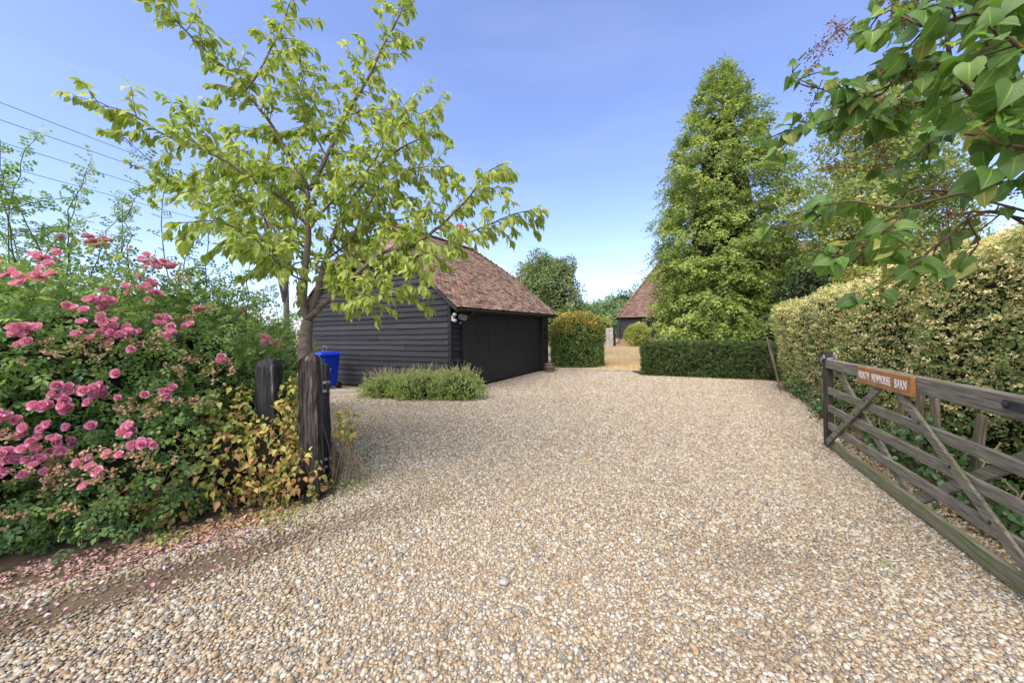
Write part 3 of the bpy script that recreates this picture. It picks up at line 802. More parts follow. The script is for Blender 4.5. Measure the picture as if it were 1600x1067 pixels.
# loose gravel: real pebbles, more of them near the camera
def pebbles():
    rng = np.random.default_rng(5)
    pts = []
    for (y0, y1, step) in ((0.9, 4.2, 0.0148), (4.2, 8.0, 0.0195), (8.0, 15.0, 0.027)):
        w = lambda yy: 1.45 * yy + 0.7
        xm = w(y1)
        gx, gy = np.meshgrid(np.arange(-xm, xm, step), np.arange(y0, y1, step))
        P = np.stack([gx.ravel(), gy.ravel()], 1)
        P += rng.uniform(-0.62, 0.62, P.shape) * step
        P = P[np.abs(P[:, 0]) < w(P[:, 1])]
        P = P[inside(DRIVE, P)]
        pts.append(np.column_stack([P, np.full(len(P), step / 0.0148)]))
    P = np.concatenate(pts)
    # bare earth shows by the rose bed and in a few worn places
    bare = np.exp(-(((P[:, 0] + 2.28 - 0.9 * (P[:, 1] - 2.42)) / 0.55) ** 2 + ((P[:, 1] - 0.62 * (P[:, 0] + 2.28) - 2.36) / 0.27) ** 2))
    bare2 = 0.5 * np.exp(-(((P[:, 0] - 1.6) / 0.5) ** 2 + ((P[:, 1] - 2.45) / 0.22) ** 2)) + 0.5 * np.exp(-(((P[:, 0] - 1.2) / 0.35) ** 2 + ((P[:, 1] - 1.8) / 0.15) ** 2))
    edge = np.clip((1.0 - (P[:, 1] - 1.0)) * 0.0, 0, 1)
    keep = rng.random(len(P)) > bare * 0.88 + bare2 * 0.35
    P, dirt = P[keep], (bare * 0.75 + bare2 * 0.5 + edge)[keep]
    n = len(P)
    big = lumps(np.column_stack([P[:, :2], np.zeros(n)]), 1.1, rng)
    z = 0.004 + rng.random(n) * 0.007 + 0.004 * big
    me = bpy.data.meshes.new('gravel')
    me.vertices.add(n)
    co = np.column_stack([P[:, :2], z]).astype(np.float32)
    me.vertices.foreach_set('co', co.ravel())
    def at(nm, ty, v, key='value'):
        a = me.attributes.new(nm, ty, 'POINT')
        a.data.foreach_set(key, np.ascontiguousarray(v).ravel())
    rot = np.column_stack([rng.normal(0, 0.35, n), rng.normal(0, 0.35, n), rng.uniform(0, 6.28, n)]).astype(np.float32)
    s = (0.0092 * np.exp(rng.normal(0, 0.34, n)) * P[:, 2]).clip(0.005, 0.026)
    scl = np.column_stack([s, s, s]).astype(np.float32)
    at('rot', 'FLOAT_VECTOR', rot, 'vector')
    at('scl', 'FLOAT_VECTOR', scl, 'vector')
    at('idx', 'INT', rng.integers(0, 8, n).astype(np.int32))
    tint = (rng.beta(1.35, 1.25, n) + 0.04 * big).clip(0, 1)
    at('tint', 'FLOAT', tint.astype(np.float32))
    fine = lumps(np.column_stack([P[:, :2], np.zeros(n)]), 3.5, rng)
    at('dirt', 'FLOAT', (dirt + 0.10 * rng.random(n) + 0.16 * np.clip(big + 0.5 * fine, 0, 1.5) + 0.25 * (rng.random(n) < 0.06)).clip(0, 0.85).astype(np.float32))
    o = link('gravel', me)
    tag(o, 'loose cream and tan shingle covering the driveway', 'gravel', kind='stuff')
    lib = bpy.data.collections.new('pebble_shapes')
    import bmesh
    for i in range(8):
        bm = bmesh.new()
        bmesh.ops.create_icosphere(bm, subdivisions=2 if i < 0 else 1, radius=1)
        sx, sy, sz = rng.uniform(0.95, 1.45), rng.uniform(0.75, 1.1), rng.uniform(0.42, 0.68)
        for v in bm.verts:
            k = 1 + rng.normal(0, 0.09)
            v.co = Vector((v.co.x * sx * k, v.co.y * sy * k, v.co.z * sz * k))
        pm = bpy.data.meshes.new('pebble')
        bm.to_mesh(pm); bm.free()
        pm.polygons.foreach_set('use_smooth', np.ones(len(pm.polygons), bool))
        pm.materials.append(MAT['pebble'])
        po = bpy.data.objects.new('pebble', pm)
        lib.objects.link(po)
    g = bpy.data.node_groups.new('pebble_scatter', 'GeometryNodeTree')
    g.interface.new_socket('Geometry', in_out='INPUT', socket_type='NodeSocketGeometry')
    g.interface.new_socket('Geometry', in_out='OUTPUT', socket_type='NodeSocketGeometry')
    gi = g.nodes.new('NodeGroupInput'); go = g.nodes.new('NodeGroupOutput')
    ip = g.nodes.new('GeometryNodeInstanceOnPoints')
    ci = g.nodes.new('GeometryNodeCollectionInfo')
    ci.inputs['Collection'].default_value = lib
    ci.inputs['Separate Children'].default_value = True
    ci.inputs['Reset Children'].default_value = True
    def na(nm, ty):
        a = g.nodes.new('GeometryNodeInputNamedAttribute')
        a.data_type = ty
        a.inputs['Name'].default_value = nm
        return a.outputs['Attribute']
    ip.inputs['Pick Instance'].default_value = True
    k = g.links.new
    k(gi.outputs[0], ip.inputs['Points'])
    k(ci.outputs[0], ip.inputs['Instance'])
    k(na('idx', 'INT'), ip.inputs['Instance Index'])
    k(na('rot', 'FLOAT_VECTOR'), ip.inputs['Rotation'])
    k(na('scl', 'FLOAT_VECTOR'), ip.inputs['Scale'])
    k(ip.outputs[0], go.inputs[0])
    md = o.modifiers.new('scatter', 'NODES')
    md.node_group = g
pebbles()

# kerb between the shingle and the lawn
mb = MB()
p0, p1 = Vector((1.75, 14.22, 0)), Vector((4.35, 13.42, 0))
k = 3
for i in range(k):
    a, b = p0.lerp(p1, i / k + 0.003), p0.lerp(p1, (i + 1) / k - 0.003)
    stone = MB().bar(a + Vector((0, 0, 0.025)), b + Vector((0, 0, 0.025)), 0.30, 0.11, 0.012).build('edging_stone', 'concrete')
    lab = ['flat grey edging slab nearest the small barrel', 'flat grey edging slab in the middle of the lawn edge', 'flat grey edging slab nearest the low yew hedge'][i]
    tag(stone, lab, 'edging stone', 'edging slabs between shingle and lawn')

# pieces of concrete by the bin
for q, lab in (([(-5.1, 9.75), (-3.95, 9.15), (-3.55, 9.5), (-4.7, 10.15)], 'pale concrete slab in front of the blue bin'),):
    m2 = MB()
    n = len(q)
    m2.add([(x, y, 0.0) for x, y in q] + [(x, y, 0.035) for x, y in q], [tuple(range(n, 2 * n))] + [(i, (i + 1) % n, n + (i + 1) % n, n + i) for i in range(n)])
    tag(m2.build('concrete_slab', 'concrete'), lab, 'slab')

# ------------------------------------------------------------------ the garage
GL, GW = 6.1, 5.65            # along the doors, along the side wall
EZ, RZ, OV = 2.17, 4.85, 0.35  # eave, ridge, overhang
garage = thing('garage', 'black weatherboarded double garage with half-hipped clay tile roof', 'garage', (-1.55, 9.27, 0), math.radians(61.5))
slope = math.atan2(RZ - EZ, GW / 2 + OV)
HZ = 3.62                      # eave of the half hip
hy = -OV + (HZ - EZ) / math.tan(slope)   # where the rake meets the half hip
INS = 0.95
def roof_z(y):
    return EZ + (min(y, GW - y) + OV) * math.tan(slope)

def board_mesh(ln, h, rng, jit=0.004):
    """feather-edged board along +X, outer face towards -Y, bottom at z 0"""
    n = max(2, int(ln / 0.7))
    V, F = [], []
    for i in range(n + 1):
        x = ln * i / n
        w = rng.normal(0, jit)
        u = rng.normal(0, jit * 0.8)
        V += [(x, 0.0, 0.0 + u), (x, -0.050 + w, 0.0 + u), (x, -0.010 + w * 0.5, h), (x, 0.0, h)]
    for i in range(n):
        a, b = i * 4, i * 4 + 4
        for j in range(4):
            F.append((a + j, a + (j + 1) % 4, b + (j + 1) % 4, b + j))
    F += [(3, 2, 1, 0), (n * 4, n * 4 + 1, n * 4 + 2, n * 4 + 3)]
    return V, F

brng = np.random.default_rng(21)
def boards(parent, segs, exposure=0.146, z0=0.06, axis='x', at=0.0):
    """segs(z) -> (a, b) run along the wall at that height or None; one object for each board"""
    z = z0
    while True:
        ab = segs(z + exposure * 0.6)
        if ab is None:
            break
        runs = [ab]
        if ab[1] - ab[0] > 2.5 and brng.random() < 0.6:      # butt joint part of the way along
            c = ab[0] + (ab[1] - ab[0]) * brng.uniform(0.25, 0.75)
            runs = [(ab[0], c - 0.002), (c + 0.002, ab[1])]
        for a, b in runs:
            V, F = board_mesh(b - a, exposure + 0.028, brng)
            me = MB().add(V, F).mesh('weatherboard')
            o = link('weatherboard', me, 'black_board', parent)
            dz = brng.normal(0, 0.004)
            if axis == 'x':
                o.location = (a, at, z + dz)
            else:
                o.location = (at, b, z + dz)
                o.rotation_euler = (0, 0, -math.pi / 2)
        z += exposure

# side walls and their boards (x = 0 faces the camera's left)
def gable(x, name):
    pr = [(0, 0), (GW, 0), (GW, roof_z(GW) - 0.06), (GW - hy, HZ - 0.06), (hy, HZ - 0.06), (0, roof_z(0) - 0.06)]
    V = [(x, y, z) for y, z in pr] + [(x + 0.1, y, z) for y, z in pr]
    n = len(pr)
    return MB().add(V, [tuple(range(n)), tuple(range(2 * n - 1, n - 1, -1))] + [((i + 1) % n, i, n + i, n + (i + 1) % n) for i in range(n)]).build(name, 'black_board', garage)
side = gable(0.0, 'side_wall')
gable(GL - 0.1, 'side_wall')
def side_seg(z):
    if z > HZ - 0.1: return None
    m = 0.03
    if z > roof_z(0) - 0.1:
        m = (z + 0.08 - EZ) / math.tan(slope) - OV + 0.02
    return (max(m, 0.03), GW - max(m, 0.03))
boards(side, side_seg, axis='y', at=-0.002)
back = MB().box((GL / 2, GW - 0.05, 1.15), (GL - 0.22, 0.1, 2.3)).build('rear_wall', 'black_board', garage)
DL, DR, DH = 0.52, 5.52, 2.08
fl = MB().box(((0.11 + DL) / 2, 0.05, 1.14), (DL - 0.11, 0.1, 2.26)).build('front_wall', 'black_board', garage)
boards(fl, lambda z: (0.06, DL - 0.03) if z < 2.1 else None, at=-0.002)
fr = MB().box(((DR + GL - 0.11) / 2, 0.05, 1.14), (GL - 0.11 - DR, 0.1, 2.26)).build('front_wall', 'black_board', garage)
boards(fr, lambda z: (DR + 0.06, GL - 0.02) if z < 2.1 else None, at=-0.002)
MB().box((0.0, -0.012, 1.20), (0.075, 0.075, 2.38), None, 0.006).build('corner_board', 'black_board', garage)
MB().box((GL + 0.0, -0.012, 1.14), (0.075, 0.075, 2.24), None, 0.006).build('corner_board', 'black_board', garage)
MB().box((DL, -0.03, 1.08), (0.10, 0.13, 2.14), None, 0.006).build('door_jamb', 'door_paint', garage)
MB().box((DR + 0.0, -0.03, 1.08), (0.10, 0.13, 2.14), None, 0.006).build('door_jamb', 'door_paint', garage)
MB().box(((DL + DR) / 2, 0.02, DH + 0.115), (DR - DL + 0.5, 0.14, 0.16), None, 0.006).build('lintel', 'door_paint', garage)
nl = 4
lw = (DR - DL - 0.10) / nl
for i in range(nl):
    x0 = DL + 0.05 + i * lw + 0.006
    w = lw - 0.012
    m2 = MB().box((x0 + w / 2, 0.045, 0.05 + DH / 2 - 0.02), (w, 0.03, DH - 0.04))
    npl = 10
    for j in range(npl):
        m2.box((x0 + w * (j + 0.5) / npl, 0.012 + brng.normal(0, 0.0015), 0.05 + (DH - 0.04) / 2), (w / npl - 0.007, 0.03, DH - 0.05), None, 0.005)
    d = m2.build('door', 'door_paint', garage)
    MB().box((x0 + w / 2, -0.012, 0.16), (w - 0.02, 0.024, 0.14), None, 0.004).build('kick_rail', 'door_paint', d)
    if i in (1, 2):
        hx = x0 + (w - 0.09 if i == 1 else 0.09)
        MB().tube([(hx, 0.0, 1.0), (hx, -0.05, 1.0), (hx, -0.05, 1.16), (hx, 0.0, 1.16)], 0.009, 6).build('handle', 'iron', d)
    for hz in (0.38, 1.70):
        sx = x0 if i % 2 == 0 else x0 + w
        sg = 1 if i % 2 == 0 else -1
        MB().box((sx + sg * 0.2, -0.006, hz), (0.36, 0.010, 0.035), None, 0.003).build('strap_hinge', 'iron', d)

# roof: a deck with tiles laid on it
XL, XR = -0.16, GL + 0.16
roof = thing('roof', None, None); del_keys = [roof.pop(k) for k in ('label', 'category') if k in roof]
roof.parent = garage
def deck(pts, t=0.05):
    a, b, c = (Vector(p) for p in pts[:3])
    n = (b - a).cross(c - a).normalized()
    q = len(pts)
    V = [Vector(p) for p in pts] + [Vector(p) - n * t for p in pts]
    return V, [tuple(range(q)), tuple(range(2 * q - 1, q - 1, -1))] + [((i + 1) % q, i, q + i, q + (i + 1) % q) for i in range(q)]
RY = GW / 2
front_poly = [(XL, -OV, EZ), (XR, -OV, EZ), (XR, hy, HZ), (GL - INS, RY, RZ), (INS, RY, RZ), (XL, hy, HZ)]
rear_poly = [(XR, GW + OV, EZ), (XL, GW + OV, EZ), (XL, GW - hy, HZ), (INS, RY, RZ), (GL - INS, RY, RZ), (XR, GW - hy, HZ)]
hl_poly = [(XL - 0.10, GW - hy, HZ - 0.03), (XL - 0.10, hy, HZ - 0.03), (INS, RY, RZ)]
hr_poly = [(XR + 0.10, hy, HZ - 0.03), (XR + 0.10, GW - hy, HZ - 0.03), (GL - INS, RY, RZ)]
mb = MB()
for poly in (front_poly, rear_poly, hl_poly, hr_poly):
    mb.add(*deck(poly))
rd = mb.mesh('roof')
rd_o = bpy.data.objects.new('roof', rd)
bpy.data.objects.remove(roof)
roof = rd_o
roof.name = 'roof'
COL.objects.link(roof)
rd.materials.append(MAT['black_board'])
roof.parent = garage

TV = [(-0.5, 0, 0), (0.5, 0, 0), (0.5, 1, 0), (-0.5, 1, 0), (-0.5, 0, 1), (0, 0, 1.35), (0.5, 0, 1), (0.5, 1, 1), (0, 1, 1.35), (-0.5, 1, 1)]
TF = [(0, 3, 2, 1), (4, 5, 8, 9), (5, 6, 7, 8), (0, 1, 6, 5, 4), (2, 3, 9, 8, 7), (1, 2, 7, 6), (3, 0, 4, 9)]
def lay_tiles(poly, rng, gauge=0.102, tw=0.166, tl=0.20):
    """positions of overlapping plain tiles on a planar roof slope whose first two corners are its eave"""
    a, b = Vector(poly[0]), Vector(poly[1])
    ux = (b - a).normalized()
    n = (b - a).cross(Vector(poly[2]) - a).normalized()
    us = n.cross(ux)
    P2 = [((Vector(p) - a).dot(ux), (Vector(p) - a).dot(us)) for p in poly]
    top = max(p[1] for p in P2)
    R, S, T = [], [], []
    row = 0
    v = -0.05
    while v < top - 0.03:
        xs = []
        vv = max(v + 0.04, 0.001)
        for (x0, y0), (x1, y1) in zip(P2, P2[1:] + P2[:1]):
            if (y0 > vv) != (y1 > vv):
                xs.append(x0 + (x1 - x0) * (vv - y0) / (y1 - y0))
        if len(xs) >= 2:
            xa, xb = min(xs) - 0.03, max(xs) + 0.03
            x = xa + (tw * 0.5 if row % 2 else 0) + tw / 2 - tw * 0.5
            while x < xb:
                xc = min(max(x, xa + tw * 0.35), xb - tw * 0.3)
                tilt = 0.085 + rng.normal(0, 0.018)
                sag = 0.012 * math.sin(x * 1.3 + 0.4) * math.sin(v * 1.1)
                yaw = rng.normal(0, 0.02)
                d = (us * math.cos(tilt) - n * math.sin(tilt) + ux * yaw).normalized()
                xx = d.cross(n).normalized()
                zz = xx.cross(d)
                R.append([[xx[i], d[i], zz[i]] for i in range(3)])
                S.append((tw * 0.975, tl, 0.0135))
                p = a + ux * xc + us * (v + rng.normal(0, 0.005)) + n * (0.019 + sag + rng.normal(0, 0.0025))
                T.append(tuple(p))
                x += tw
        v += gauge
        row += 1
    return np.array(R), np.array(S), np.array(T)

trng = np.random.default_rng(8)
sets = [lay_tiles(p, trng) for p in (front_poly, rear_poly, hl_poly, hr_poly)]
R = np.concatenate([s[0] for s in sets]); S = np.concatenate([s[1] for s in sets]); T = np.concatenate([s[2] for s in sets])
tint = trng.random(len(T))
gm = Matrix.Translation((-1.55, 9.27, 0)) @ Matrix.Rotation(math.radians(61.5), 4, 'Z')
G3 = np.array(gm.to_3x3())
W = T @ G3.T + np.array(gm.translation)
dist = np.linalg.norm(W - np.array((0, 0, 1.55)), axis=1)
isfront = np.zeros(len(T), bool)
isfront[:len(sets[0][2])] = True
order = np.argsort(np.where(isfront, dist, dist + 100))
near, rest = order[:300], order[300:]
me = scatter('tile_field', (TV, TF, None), R[rest], S[rest], T[rest], tint[rest])
tag(link('tile_field', me, 'tile', roof), kind='stuff')
tile_meshes = []
for i in range(14):
    me = np_mesh('tile', np.array(TV) * np.array((0.166 * 0.975, 0.20, 0.0135)) , np.concatenate([np.asarray(f) for f in TF]), [len(f) for f in TF], np.full(len(TV), (i + 0.5) / 14))
    me.materials.append(MAT['tile'])
    tile_meshes.append(me)
for j, i in enumerate(near):
    o = bpy.data.objects.new('tile', tile_meshes[int(trng.integers(14))])
    COL.objects.link(o)
    o.parent = roof
    m = Matrix.Identity(4)
    for a in range(3):
        for c in range(3):
            m[a][c] = R[i][a][c]
        m[a][3] = T[i][a]
    o.matrix_local = m
# ridge and hip caps
def caps(p, q, nm, r=0.10, step=0.30):
    p, q = Vector(p), Vector(q)
    d = (q - p)
    n = max(1, int(d.length / step))
    x = d.normalized()
    y = Vector((0, 0, 1)).cross(x).normalized()
    z = x.cross(y)
    m2 = MB()
    for i in range(n):
        a = p + d * (i / n); b = p + d * ((i + 1) / n + 0.02)
        V = []
        for e, rr in ((a, r * 1.04), (b, r * 0.95)):
            for j in range(7):
                t = math.pi * (0.02 + 0.96 * j / 6)
                V.append(e + y * math.cos(t) * rr + z * (math.sin(t) * rr * 0.62 + 0.0))
        F = [(j, j + 1, 8 + j, 7 + j) for j in range(6)]
        m2.add(V, F, float(trng.beta(2, 2)))
    return m2.build(nm, 'tile', roof)
up = Vector((0, 0, 0.035))
caps(Vector((INS, RY, RZ)) + up, Vector((GL - INS, RY, RZ)) + up, 'ridge_cap')
for a, b in ((hl_poly[1], hl_poly[2]), (hl_poly[0], hl_poly[2]), (hr_poly[0], hr_poly[2]), (hr_poly[1], hr_poly[2])):
    caps(Vector(a) + up, Vector(b) + up, 'hip_cap', 0.085, 0.25)
# verge boards, half-hip soffit, gutter, downpipe
for x in (XL + 0.02, XR - 0.02):
    for s in (0, 1):
        a = Vector((x, -OV + 0.02, EZ - 0.06)); b = Vector((x, hy, HZ - 0.06))
        if s:
            a.y, b.y = GW - a.y, GW - b.y
        MB().bar(a, b, 0.028, 0.12, 0.003).build('verge_board', 'black_board', garage)
MB().box((-0.10, RY, HZ - 0.10), (0.26, GW - 2 * hy + 0.16, 0.10), None, 0.004).build('hip_soffit', 'black_board', garage)
MB().box((GL + 0.10, RY, HZ - 0.10), (0.26, GW - 2 * hy + 0.16, 0.10), None, 0.004).build('hip_soffit', 'black_board', garage)
MB().box((GL / 2, -OV + 0.05, EZ - 0.085), (GL + 0.28, 0.024, 0.12), None, 0.003).build('fascia', 'black_board', garage)
gt = MB()
V, F = [], []
nseg = 9
for i, x in enumerate((XL - 0.02, XR + 0.02)):
    for j in range(nseg):
        t = math.pi + math.pi * j / (nseg - 1)
        V.append((x, -OV - 0.045 + 0.056 * math.cos(t), EZ - 0.055 + 0.056 * math.sin(t)))
    for j in range(nseg):
        t = 2 * math.pi - math.pi * j / (nseg - 1)
        V.append((x, -OV - 0.045 + 0.050 * math.cos(t), EZ - 0.052 + 0.050 * math.sin(t)))
m_ = 2 * nseg
F = [(j, (j + 1) % m_, m_ + (j + 1) % m_, m_ + j) for j in range(m_)] + [tuple(range(m_ - 1, -1, -1)), tuple(range(m_, 2 * m_))]
gut = gt.add(V, F).build('gutter', 'dark_metal', garage)
for i in range(7):
    MB().box((0.2 + i * 0.95, -OV - 0.015, EZ - 0.075), (0.03, 0.10, 0.09), None, 0.003).build('gutter_bracket', 'iron', gut)
MB().tube([(DL - 0.085, -OV - 0.04, EZ - 0.10), (DL - 0.085, -OV - 0.04, EZ - 0.16), (DL - 0.085, -0.07, EZ - 0.36), (DL - 0.085, -0.07, 0.05)], 0.030, 10).build('downpipe', 'dark_metal', garage, True)
for i in range(13):
    MB().bar((0.25 + i * 0.47, -OV + 0.06, EZ - 0.055), (0.25 + i * 0.47, 0.10, roof_z(0.10) - 0.115), 0.05, 0.08, 0.003).build('rafter_end', 'black_board', garage)
# lamps on the corner
lamp = thing('security_lamp', 'small white twin security lamp on the garage corner', 'lamp', (-1.55, 9.27, 1.88), math.radians(61.5))
MB().box((0.03, -0.075, 0.0), (0.09, 0.05, 0.13), None, 0.012).build('lamp_body', 'white_plastic', lamp)
for dz in (-0.07, 0.08):
    MB().lathe([(0.02, -0.02), (0.05, 0.0), (0.055, 0.03), (0.03, 0.06)], 12, (0.03, -0.13, dz)).build('lamp_head', 'white_plastic', lamp, True)
flood = thing('floodlight', 'grey floodlight box under the eave beside the garage door', 'lamp', (-1.55, 9.27, 1.9), math.radians(61.5))
MB().box((0.30, -0.18, 0.02), (0.20, 0.16, 0.15), Matrix.Rotation(0.35, 3, 'X'), 0.02).build('housing', 'grey_plastic', flood)
MB().bar((0.30, -0.04, 0.0), (0.30, -0.14, 0.0), 0.04, 0.03).build('bracket', 'iron', flood)
MB().lathe([(0.012, -0.03), (0.026, -0.02), (0.026, 0.01), (0.012, 0.02)], 10, (0.30, -0.10, -0.12)).build('sensor', 'white_plastic', flood, True)

# ------------------------------------------------------------------ the barn beyond the lawn
def far_building(name, label, loc, rotz, L_, D_, ez, rz, wallmat, tilemat, hip=True, plinth=True, ov=0.35):
    b = thing(name, label, 'barn', loc, rotz)
    wb = MB()
    z0 = 0.6 if plinth else 0.0
    wb.box((L_ / 2, D_ / 2, (z0 + ez) / 2), (L_, D_, ez - z0))
    w = wb.build('wall', wallmat, b)
    m2 = MB()
    z = z0
    rg = np.random.default_rng(4)
    while z < ez - 0.1:
        V, F = board_mesh(L_, 0.18, rg)
        m2.add([(v[0], v[1] - 0.002, v[2] + z) for v in V], F)
        V, F = board_mesh(D_, 0.18, rg)
        m2.add([(v[1] - 0.002, D_ - v[0], v[2] + z) for v in V], F)
        z += 0.155
    tag(m2.build('weatherboards', wallmat, w), kind='stuff')
    if plinth:
        MB().box((L_ / 2, D_ / 2, 0.28), (L_ + 0.08, D_ + 0.08, 0.60)).build('brick_plinth', MAT['brick'], b)
    xi = D_ / 2 * 0.86 if hip else -0.2
    F_ = [(-ov, -ov, ez - 0.1), (L_ + ov, -ov, ez - 0.1), (L_ - xi, D_ / 2, rz), (xi, D_ / 2, rz)]
    B_ = [(L_ + ov, D_ + ov, ez - 0.1), (-ov, D_ + ov, ez - 0.1), (xi, D_ / 2, rz), (L_ - xi, D_ / 2, rz)]
    polys = [F_, B_]
    if hip:
        polys += [[(-ov, D_ + ov, ez - 0.1), (-ov, -ov, ez - 0.1), (xi, D_ / 2, rz)], [(L_ + ov, -ov, ez - 0.1), (L_ + ov, D_ + ov, ez - 0.1), (L_ - xi, D_ / 2, rz)]]
    dk = MB()
    for p in polys:
        dk.add(*deck(p, 0.06))
    r = dk.build('roof', 'black_board', b)
    ss = [lay_tiles(p, rg, 0.16, 0.26, 0.30) for p in ([F_] + polys[2:3])]
    me = scatter('tile_field', (TV, TF, None), np.concatenate([s[0] for s in ss]), np.concatenate([s[1] for s in ss]), np.concatenate([s[2] for s in ss]), rg.beta(2, 2, sum(len(s[2]) for s in ss)))
    tag(link('tile_field', me, tilemat, r), kind='stuff')
    return b
def brick_mat():
    m, nt, b = nodes('plinth_brick')
    t = nt.nodes.new('ShaderNodeTexCoord')
    mpn = nt.nodes.new('ShaderNodeMapping')
    mpn.inputs['Rotation'].default_value = (math.pi / 2, 0, 0)
    nt.links.new(t.outputs['Object'], mpn.inputs['Vector'])
    br = nd(nt, 'TexBrick', Scale=4.4)
    br.inputs['Color1'].default_value = (0.30, 0.13, 0.075, 1)
    br.inputs['Color2'].default_value = (0.42, 0.22, 0.13, 1)
    br.inputs['Mortar'].default_value = (0.42, 0.38, 0.32, 1)
    nt.links.new(mpn.outputs['Vector'], br.inputs['Vector'])
    nt.links.new(br.outputs['Color'], b.inputs['Base Color'])
    b.inputs['Roughness'].default_value = 0.9
    bump(nt, b, br.outputs['Fac'], 0.4, 0.01)
    return m
MAT['brick'] = brick_mat()
barn = far_building('barn', 'black boarded barn on a brick plinth beyond the dry lawn', (10.25, 34.8, 0), math.radians(-14), 16, 9, 2.75, 8.1, 'black_board', 'barn_tile')
for x in (2.55, 4.6):
    wn = MB().box((x, -0.05, 1.65), (1.3, 0.06, 1.5), None, 0.01).build('window', 'iron', barn)
    for sx in (-0.31, 0.31):
        for sz in (-0.36, 0.36):
            MB().box((x + sx, -0.085, 1.65 + sz), (0.54, 0.012, 0.64)).build('pane', 'window_glass', wn)
house = far_building('farmhouse', 'long house with a pale brown tiled roof behind the tall hedge', (17.6, 23.0, 0), math.radians(3), 18, 7, 4.6, 7.55, 'black_board', 'barn_tile', False, False)

# stone pier, iron post and lime hedge at the far side of the lawn
pier = MB()
for i in range(8):
    pier.box((brng.normal(0, 0.01), brng.normal(0, 0.01), 0.10 + i * 0.205), (0.55, 0.55, 0.2), None, 0.02)
o = pier.build('stone_pier', 'stone')
o.location = (8.75, 33.4, 0.02)
tag(o, 'pale stone pier at the far end of the lawn', 'pier')
ip = thing('iron_gatepost', 'tall black gatepost beside the pale stone pier', 'post', (9.25, 33.6, 0.02))
MB().box((0, 0, 0.92), (0.20, 0.20, 1.85), None, 0.015).build('shaft', 'iron', ip)
MB().box((0, 0, 1.88), (0.26, 0.26, 0.06), None, 0.012).build('cap', 'iron', ip)

# ------------------------------------------------------------------ overhead cables and their pole
WP = Vector((-8.3, 39.0, 0))
wp = thing('utility_pole', 'wooden pole carrying the overhead cables behind the garage', 'pole', WP)
MB().tube([(0, 0, 0), (0, 0, 4.5), (0, 0, 8.4)], [0.15, 0.13, 0.11], 10).build('shaft', 'pole_wood', wp, True)
MB().box((0, 0, 7.95), (1.3, 0.09, 0.11), None, 0.01).build('crossarm', 'pole_wood', wp)
for (xa, ya, za, xb, yb, zb), lab in (((-13.8, 10.1, 8.0, -13.0, 13.96, 8.0), 'topmost overhead cable on the left'), ((-13.97, 10.2, 7.6, -13.3, 12.76, 7.6), 'second overhead cable from the top'),
                                     ((-14.5, 10.6, 7.2, -13.9, 13.0, 7.2), 'third overhead cable from the top'), ((-14.1, 10.3, 6.4, -13.44, 13.07, 6.4), 'lowest overhead cable on the left')):
    a, b = Vector((xa, ya, za)), Vector((xb, yb, zb))
    d = (b - a) / (b.y - a.y)
    st = a + d * (-16 - a.y)
    en = a + d * (39.0 - a.y)
    pts = []
    for i in range(41):
        t = i / 40
        p = st.lerp(en, t)
        pts.append((p.x, p.y, p.z - 0.02 * math.sin(math.pi * t)))
    tag(MB().tube(pts, 0.0085, 5).build('overhead_cable', 'wire'), lab, 'cable', 'overhead cables')

# ------------------------------------------------------------------ the five-bar gate
GA = math.radians(66.24)
gate = thing('field_gate', 'grey five-bar field gate standing open against the hedge', 'gate', (2.83 - 0.35 * math.cos(GA), 2.07 - 0.35 * math.sin(GA), 0), GA)
# local x runs from the hinge to the latch, +y is the drive side
X0 = 0.35
def gp(s): return s + X0
def wob(m2, name, mat, parent=gate, amp=0.003, seed=0):
    r = np.random.default_rng(seed)
    for i, v in enumerate(m2.V):
        m2.V[i] = tuple(np.array(v) + r.normal(0, amp, 3) * np.array((0.3, 1, 1)))
    return m2.build(name, mat, parent)
def rail(z, h, t, x0, x1, mat, name='rail', h2=None, seed=0):
    n = 16
    r = np.random.default_rng(seed + 70)
    V, F = [], []
    c = 0.006
    for i in range(n + 1):
        x = x0 + (x1 - x0) * i / n
        hh = h + ((h2 or h) - h) * i / n
        j = r.normal(0, 0.0022, 4)
        zt, zb = z + hh / 2 + j[0], z - hh / 2 + j[1]
        yf, yb = t / 2 + j[2], -t / 2 + j[3]
        V += [(x, yf, zb + c), (x, yf, zt - c), (x, yf - c, zt), (x, yb + c, zt), (x, yb, zt - c), (x, yb, zb + c), (x, yb + c, zb), (x, yf - c, zb)]
    for i in range(n):
        for j in range(8):
            F.append((i * 8 + j, i * 8 + (j + 1) % 8, (i + 1) * 8 + (j + 1) % 8, (i + 1) * 8 + j))
    F += [tuple(range(7, -1, -1)), tuple(n * 8 + j for j in range(8))]
    return MB().add(V, F).build(name, mat, gate)
GE = gp(2.88)
rail(1.075, 0.135, 0.075, 0.0, GE, 'gate_wood', 'top_rail', 0.115, 1)
rail(0.735, 0.086, 0.032, 0.05, GE, 'gate_wood', seed=2)
rail(0.515, 0.086, 0.032, 0.05, GE, 'gate_wood', seed=3)
rail(0.295, 0.086, 0.032, 0.05, GE, 'gate_wood', seed=4)
bl = rail(0.085, 0.11, 0.036, 0.05, GE - 0.03, 'gate_low', seed=5)
bl['label'] = 'bottom rail green with algae'
st = MB().box((GE - 0.01, 0, 0.63), (0.085, 0.09, 1.20), None, 0.01)
wob(st, 'latch_stile', 'gate_dark', seed=6)
wob(MB().box((0.06, 0, 0.62), (0.12, 0.085, 1.24), None, 0.01), 'hinge_stile', 'gate_dark', seed=7)
br = 0.027
